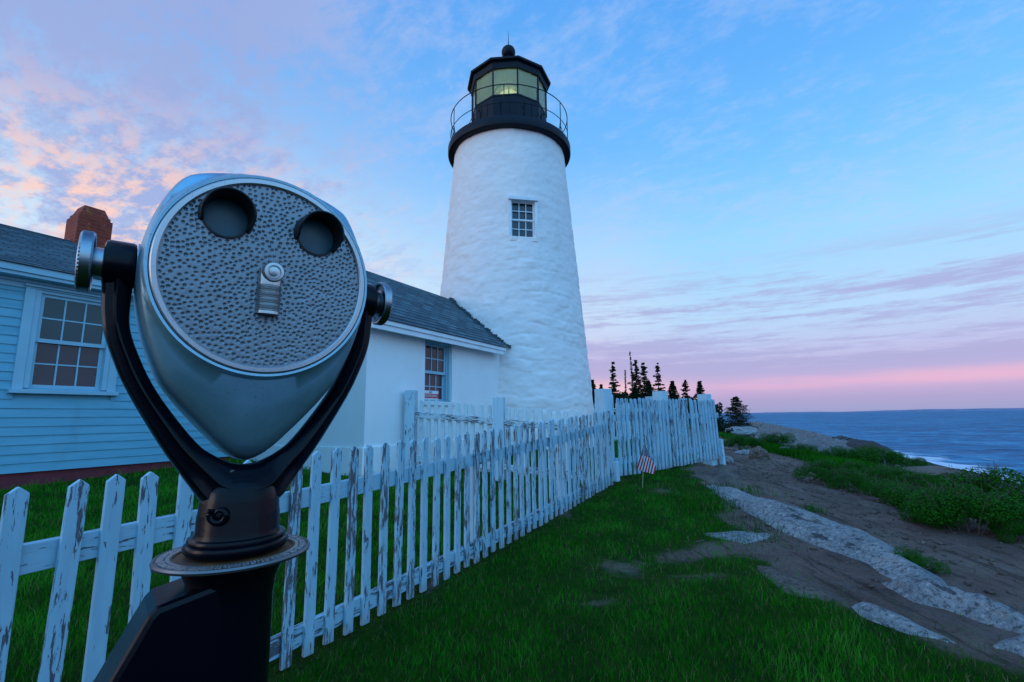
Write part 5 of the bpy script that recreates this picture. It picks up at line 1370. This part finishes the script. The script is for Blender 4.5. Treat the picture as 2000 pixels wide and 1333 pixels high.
def shrub_proto(seed, w, h, n):
    r = np.random.default_rng(seed); cs, rs = [], []
    for k in range(11):
        a = r.uniform(0, 2 * math.pi); q = w * .42 * r.random() ** .6; hh = h * r.uniform(.3, .78) * (1 - .35 * q / (w * .5))
        cs.append((q * math.cos(a), q * math.sin(a), hh)); rs.append(h * r.uniform(.20, .36))
    root = empty('rose_shrub', (0, 0, 0), 'x', 'shrub')
    V, F, t = leaf_cloud(cs, rs, int(n * 2.2), .036, seed + 5); np_mesh('foliage', V, F, M_ROSE, root, {'tint': t})
    st_ = MB()
    for c, rr_ in zip(cs, rs):
        b0 = Vector((c[0] * .35, c[1] * .35, -.08)); tp = Vector(c) + Vector((r.normal() * .05, r.normal() * .05, rr_ * 1.15))
        st_.tube([b0, b0.lerp(tp, .5) + Vector((r.normal() * .04, r.normal() * .04, 0)), tp], [.010, .007, .003], 5)
        for _ in range(5): st_.tube([b0.lerp(tp, .7), b0.lerp(tp, .7) + Vector((r.normal() * .17, r.normal() * .17, r.uniform(.16, .36)))], [.005, .0018], 4)
    st_.build('stems', M_TWIG, root)
    return root
def make_shrubs():
    protos = [shrub_proto(21, 1.5, .85, 3800), shrub_proto(33, 1.8, .95, 4400), shrub_proto(47, 1.3, .75, 3000)]
    sp = [  # u, v of the foot, height in the survey photograph, prototype, label
        (1938, 1030, 104, 0, 'tall open rose shrub with bare twigs nearest the right edge'),
        (1890, 1040, 88, 1, 'broad rose shrub just left of the tall open one'),
        (1845, 1022, 64, 0, 'rose shrub with long grass at its foot, third from the right edge'),
        (1798, 1004, 54, 2, 'low rose shrub in the middle of the front row'),
        (1748, 985, 46, 1, 'spreading rose shrub left of the middle of the front row'),
        (1698, 968, 40, 0, 'rose shrub next but one to the rounded end of the thicket'),
        (1650, 954, 36, 2, 'small rose shrub beside the rounded end of the thicket'),
        (1602, 942, 40, 0, 'rounded rose shrub forming the left front end of the thicket'),
        (1640, 906, 34, 2, 'rose shrub directly behind the rounded front one'),
        (1690, 914, 44, 1, 'tallest rose shrub of the rear row, in front of the dark ledges'),
        (1742, 920, 36, 0, 'rear rose shrub beside the pale shore ledge'),
        (1790, 920, 24, 0, 'last low rose shrub of the rear row, nearest the foam'),
        (1565, 890, 24, 1, 'rose shrub right of the pale flat rock'),
        (1512, 876, 30, 2, 'tall-topped rose shrub behind the squat boulder'),
        (1440, 880, 28, 0, 'low rose shrub beside the fence end'),
        (1474, 876, 24, 1, 'low rose shrub between the fence-end shrub and the squat boulder'),
        (2000, 1015, 44, 2, 'small rose shrub cut off by the right edge of the view'),
        (1985, 1058, 40, 0, 'low bushy clump where the dirt path leaves at right'),
        (1800, 1112, 34, 2, 'tiny lone rose seedling growing against the long granite ledge'),
        (1725, 945, 34, 2, 'dark rose shrub in the heart of the thicket'),
        (1660, 930, 30, 1, 'low rose shrub between the front and rear rows'),
        (1845, 965, 26, 1, 'sprawling rose shrub in front of the pale shore ledge'),
        (1790, 962, 34, 0, 'rose shrub standing behind the middle of the front row')]
    for i, (u, v, hp, k, lab) in enumerate(sp):
        p = on_ground(u, v); sc = hp / 940 * p[1] / (.80, .90, .70)[k]
        o = dup(protos[k]); o.location = p; o.scale = (sc * (1.15 + .3 * ((i * 7) % 5) / 5), sc * 1.1, sc); o.rotation_euler = (0, 0, i * 1.7)
        o['label'] = lab; o['group'] = 'rose shrubs along the shore path'
    for p in protos:
        for c in list(p.children): bpy.data.objects.remove(c)
        bpy.data.objects.remove(p)
make_shrubs()

# ------------------------------------------------------------------ spruces on the point
def spruce(u, vtop, Y, width, style, label, seed, zb=None):
    r = random.Random(seed); d = px_ray(u, vtop); x = d[0] * Y; top = CAM_H + d[2] * Y
    z0 = gz(x, Y) - .1 if zb is None else zb; h = top - z0
    root = empty('spruce_tree' if style != 'pine' else 'pine_tree', (x, Y, z0), label, 'tree', group='trees on the point beyond the fence')
    tr = MB(); bend = r.uniform(-.02, .02) * h
    ctr = lambda t: Vector((bend * math.sin(t * 3), bend * .5 * math.cos(t * 2), h * t))
    tr.tube([ctr(t) for t in np.linspace(0, 1, 9)], [h * .016 * (1 - t) + .012 for t in np.linspace(0, 1, 9)], 7)
    V, T = [], []
    n = {'dense': 60, 'sparse': 54, 'dead': 30, 'pine': 60}[style]
    for i in range(n):
        t = (i + r.random()) / n
        if style == 'dead' and t < .1: continue
        t0 = {'dense': .06, 'sparse': .12, 'dead': .3, 'pine': .12}[style]; t = t0 + (1 - t0) * t
        gap = r.random()
        if style in ('sparse',) and gap < .14: continue
        prof = {'dense': (1 - t) ** .8, 'sparse': (1 - t) ** .55 * r.uniform(.45, 1.1), 'dead': (1 - t) * r.uniform(.3, .8) + .05, 'pine': (1 - t) ** .62 * r.uniform(.65, 1.1)}[style]
        L_ = 1.18 * width / 2 * max(.12, prof) * r.uniform(.7, 1.15); a = r.uniform(0, 2 * math.pi)
        for rep in range(3 if style in ('dense', 'pine') else 2):
            a += 2 * math.pi / 3 + r.uniform(-.4, .4); b0 = ctr(t); rise = {'dense': -.12, 'sparse': .0, 'dead': .1, 'pine': .06}[style] + r.uniform(-.15, .15)
            tip = b0 + Vector((math.cos(a) * L_, math.sin(a) * L_, L_ * rise))
            tr.tube([b0, tip], [h * .0035, .006], 4)
            k = {'dense': 75, 'sparse': 90, 'dead': 14, 'pine': 110}[style]
            for _ in range(k):
                f = r.random() ** .65; c = b0.lerp(tip, f) + Vector((r.gauss(0, .055), r.gauss(0, .055), r.gauss(-.02, .045))) * (L_ * .9 + .25)
                s_ = r.uniform(.5, 1.3) * (.15 + .009 * h); q = Vector((r.gauss(0, 1), r.gauss(0, 1), r.gauss(0, .5))).normalized(); w = q.cross(Vector((r.gauss(0, 1), r.gauss(0, 1), r.gauss(0, 1)))).normalized()
                V.append((c - q * s_ * .6, c + q * s_ * .6 + Vector((0, 0, -.05)), c + w * s_ * .35)); T.append(min(1, max(0, r.gauss(.45, .25))))
    tr.build('trunk', M_BARK, root)
    A = np.array([[tuple(p) for p in tri] for tri in V]).reshape(-1, 3); F = np.arange(len(A)).reshape(-1, 3)
    np_mesh('crown', A, F, M_SPRUCE, root, {'tint': np.repeat(np.array(T), 3)})
for a in [(1197.5, 708, 66, 2.2, 'sparse', 'lone tall spruce nearest the lighthouse, its top well clear of the others', 1),
          (1229.5, 687, 70, 1.1, 'dead', 'tallest, dead spire with almost bare branches', 2),
          (1221, 722, 70, .9, 'dead', 'small dead stem just left of the tallest spire', 3),
          (1241, 703, 72, 3.0, 'sparse', 'ragged spruce standing against the right side of the dead spire', 4),
          (1256, 709, 69, 3.0, 'sparse', 'ragged spruce with dark tufted top, right of the middle group', 5),
          (1266, 744, 68, 3.6, 'dense', 'bushy low spruce at the right foot of the tall group', 6),
          (1284, 710, 70, 2.8, 'sparse', 'thin solitary spruce with gaps between its branches, right of the tall group', 7),
          (1313, 745, 72, 4.2, 'dense', 'bushy spruce leaning left, first of the lower trio', 8),
          (1338, 743, 74, 2.8, 'sparse', 'thin-topped spruce in the middle of the lower trio', 9),
          (1366, 745, 72, 4.4, 'dense', 'full conical spruce above the end of the fence', 10),
          (1240, 752, 66, 2.6, 'dense', 'low dense spruce filling the foot of the tall group', 11),
          (1157, 742, 62, 2.4, 'dense', 'spruce half hidden behind the tower wall', 12),
          (1174, 751, 66, 2.0, 'dense', 'short spruce between the tower and the lone tall one', 13),
          (1437, 775, 115, 8.8, 'pine', 'broad spreading pine alone on the headland above the sea', 14)]:
    spruce(*a)
def treeline():
    Vs, Fs, Ts, b = [], [], [], 0; r = np.random.default_rng(9)
    for k in range(60):
        u = 1150 + 250 * k / 59 + r.uniform(-5, 5); Y = r.uniform(64, 82); dv = px_ray(u, 761 + r.uniform(-6, 10) + 10 * (u > 1300) - 8 * math.exp(-((u - 1250) / 25) ** 2)); x = dv[0] * Y; zt_ = CAM_H + dv[2] * Y; z0 = gz(x, Y)
        cs = [(x + r.normal() * .5, Y + r.normal() * .6, z0 + (zt_ - z0) * f) for f in (.2, .4, .6, .8)]; rs = [1.1, 1.0, .8, .45]
        V, F, t = leaf_cloud(cs, rs, 700, .34, 100 + k, zmin=z0); Vs.append(V); Fs.append(F + b); Ts.append(t * .8); b += len(V)
    for k in range(16):       # dark scrub on the headland below the pine
        Y = r.uniform(95, 118); u = 1400 + 55 * k / 15; dv = px_ray(u, 806 + r.uniform(-3, 4)); x = dv[0] * Y; z0 = gz(x, Y)
        V, F, t = leaf_cloud([(x, Y, z0 + .3), (x + .8, Y, z0 + .7)], [1.3, .9], 500, .4, 300 + k, zmin=z0); Vs.append(V); Fs.append(F + b); Ts.append(t * .8); b += len(V)
    o = np_mesh('woods', np.concatenate(Vs), np.concatenate(Fs), M_SPRUCE, None, {'tint': np.concatenate(Ts)}); tag(o, 'dark low woods along the point', 'woods', kind='stuff')
treeline()
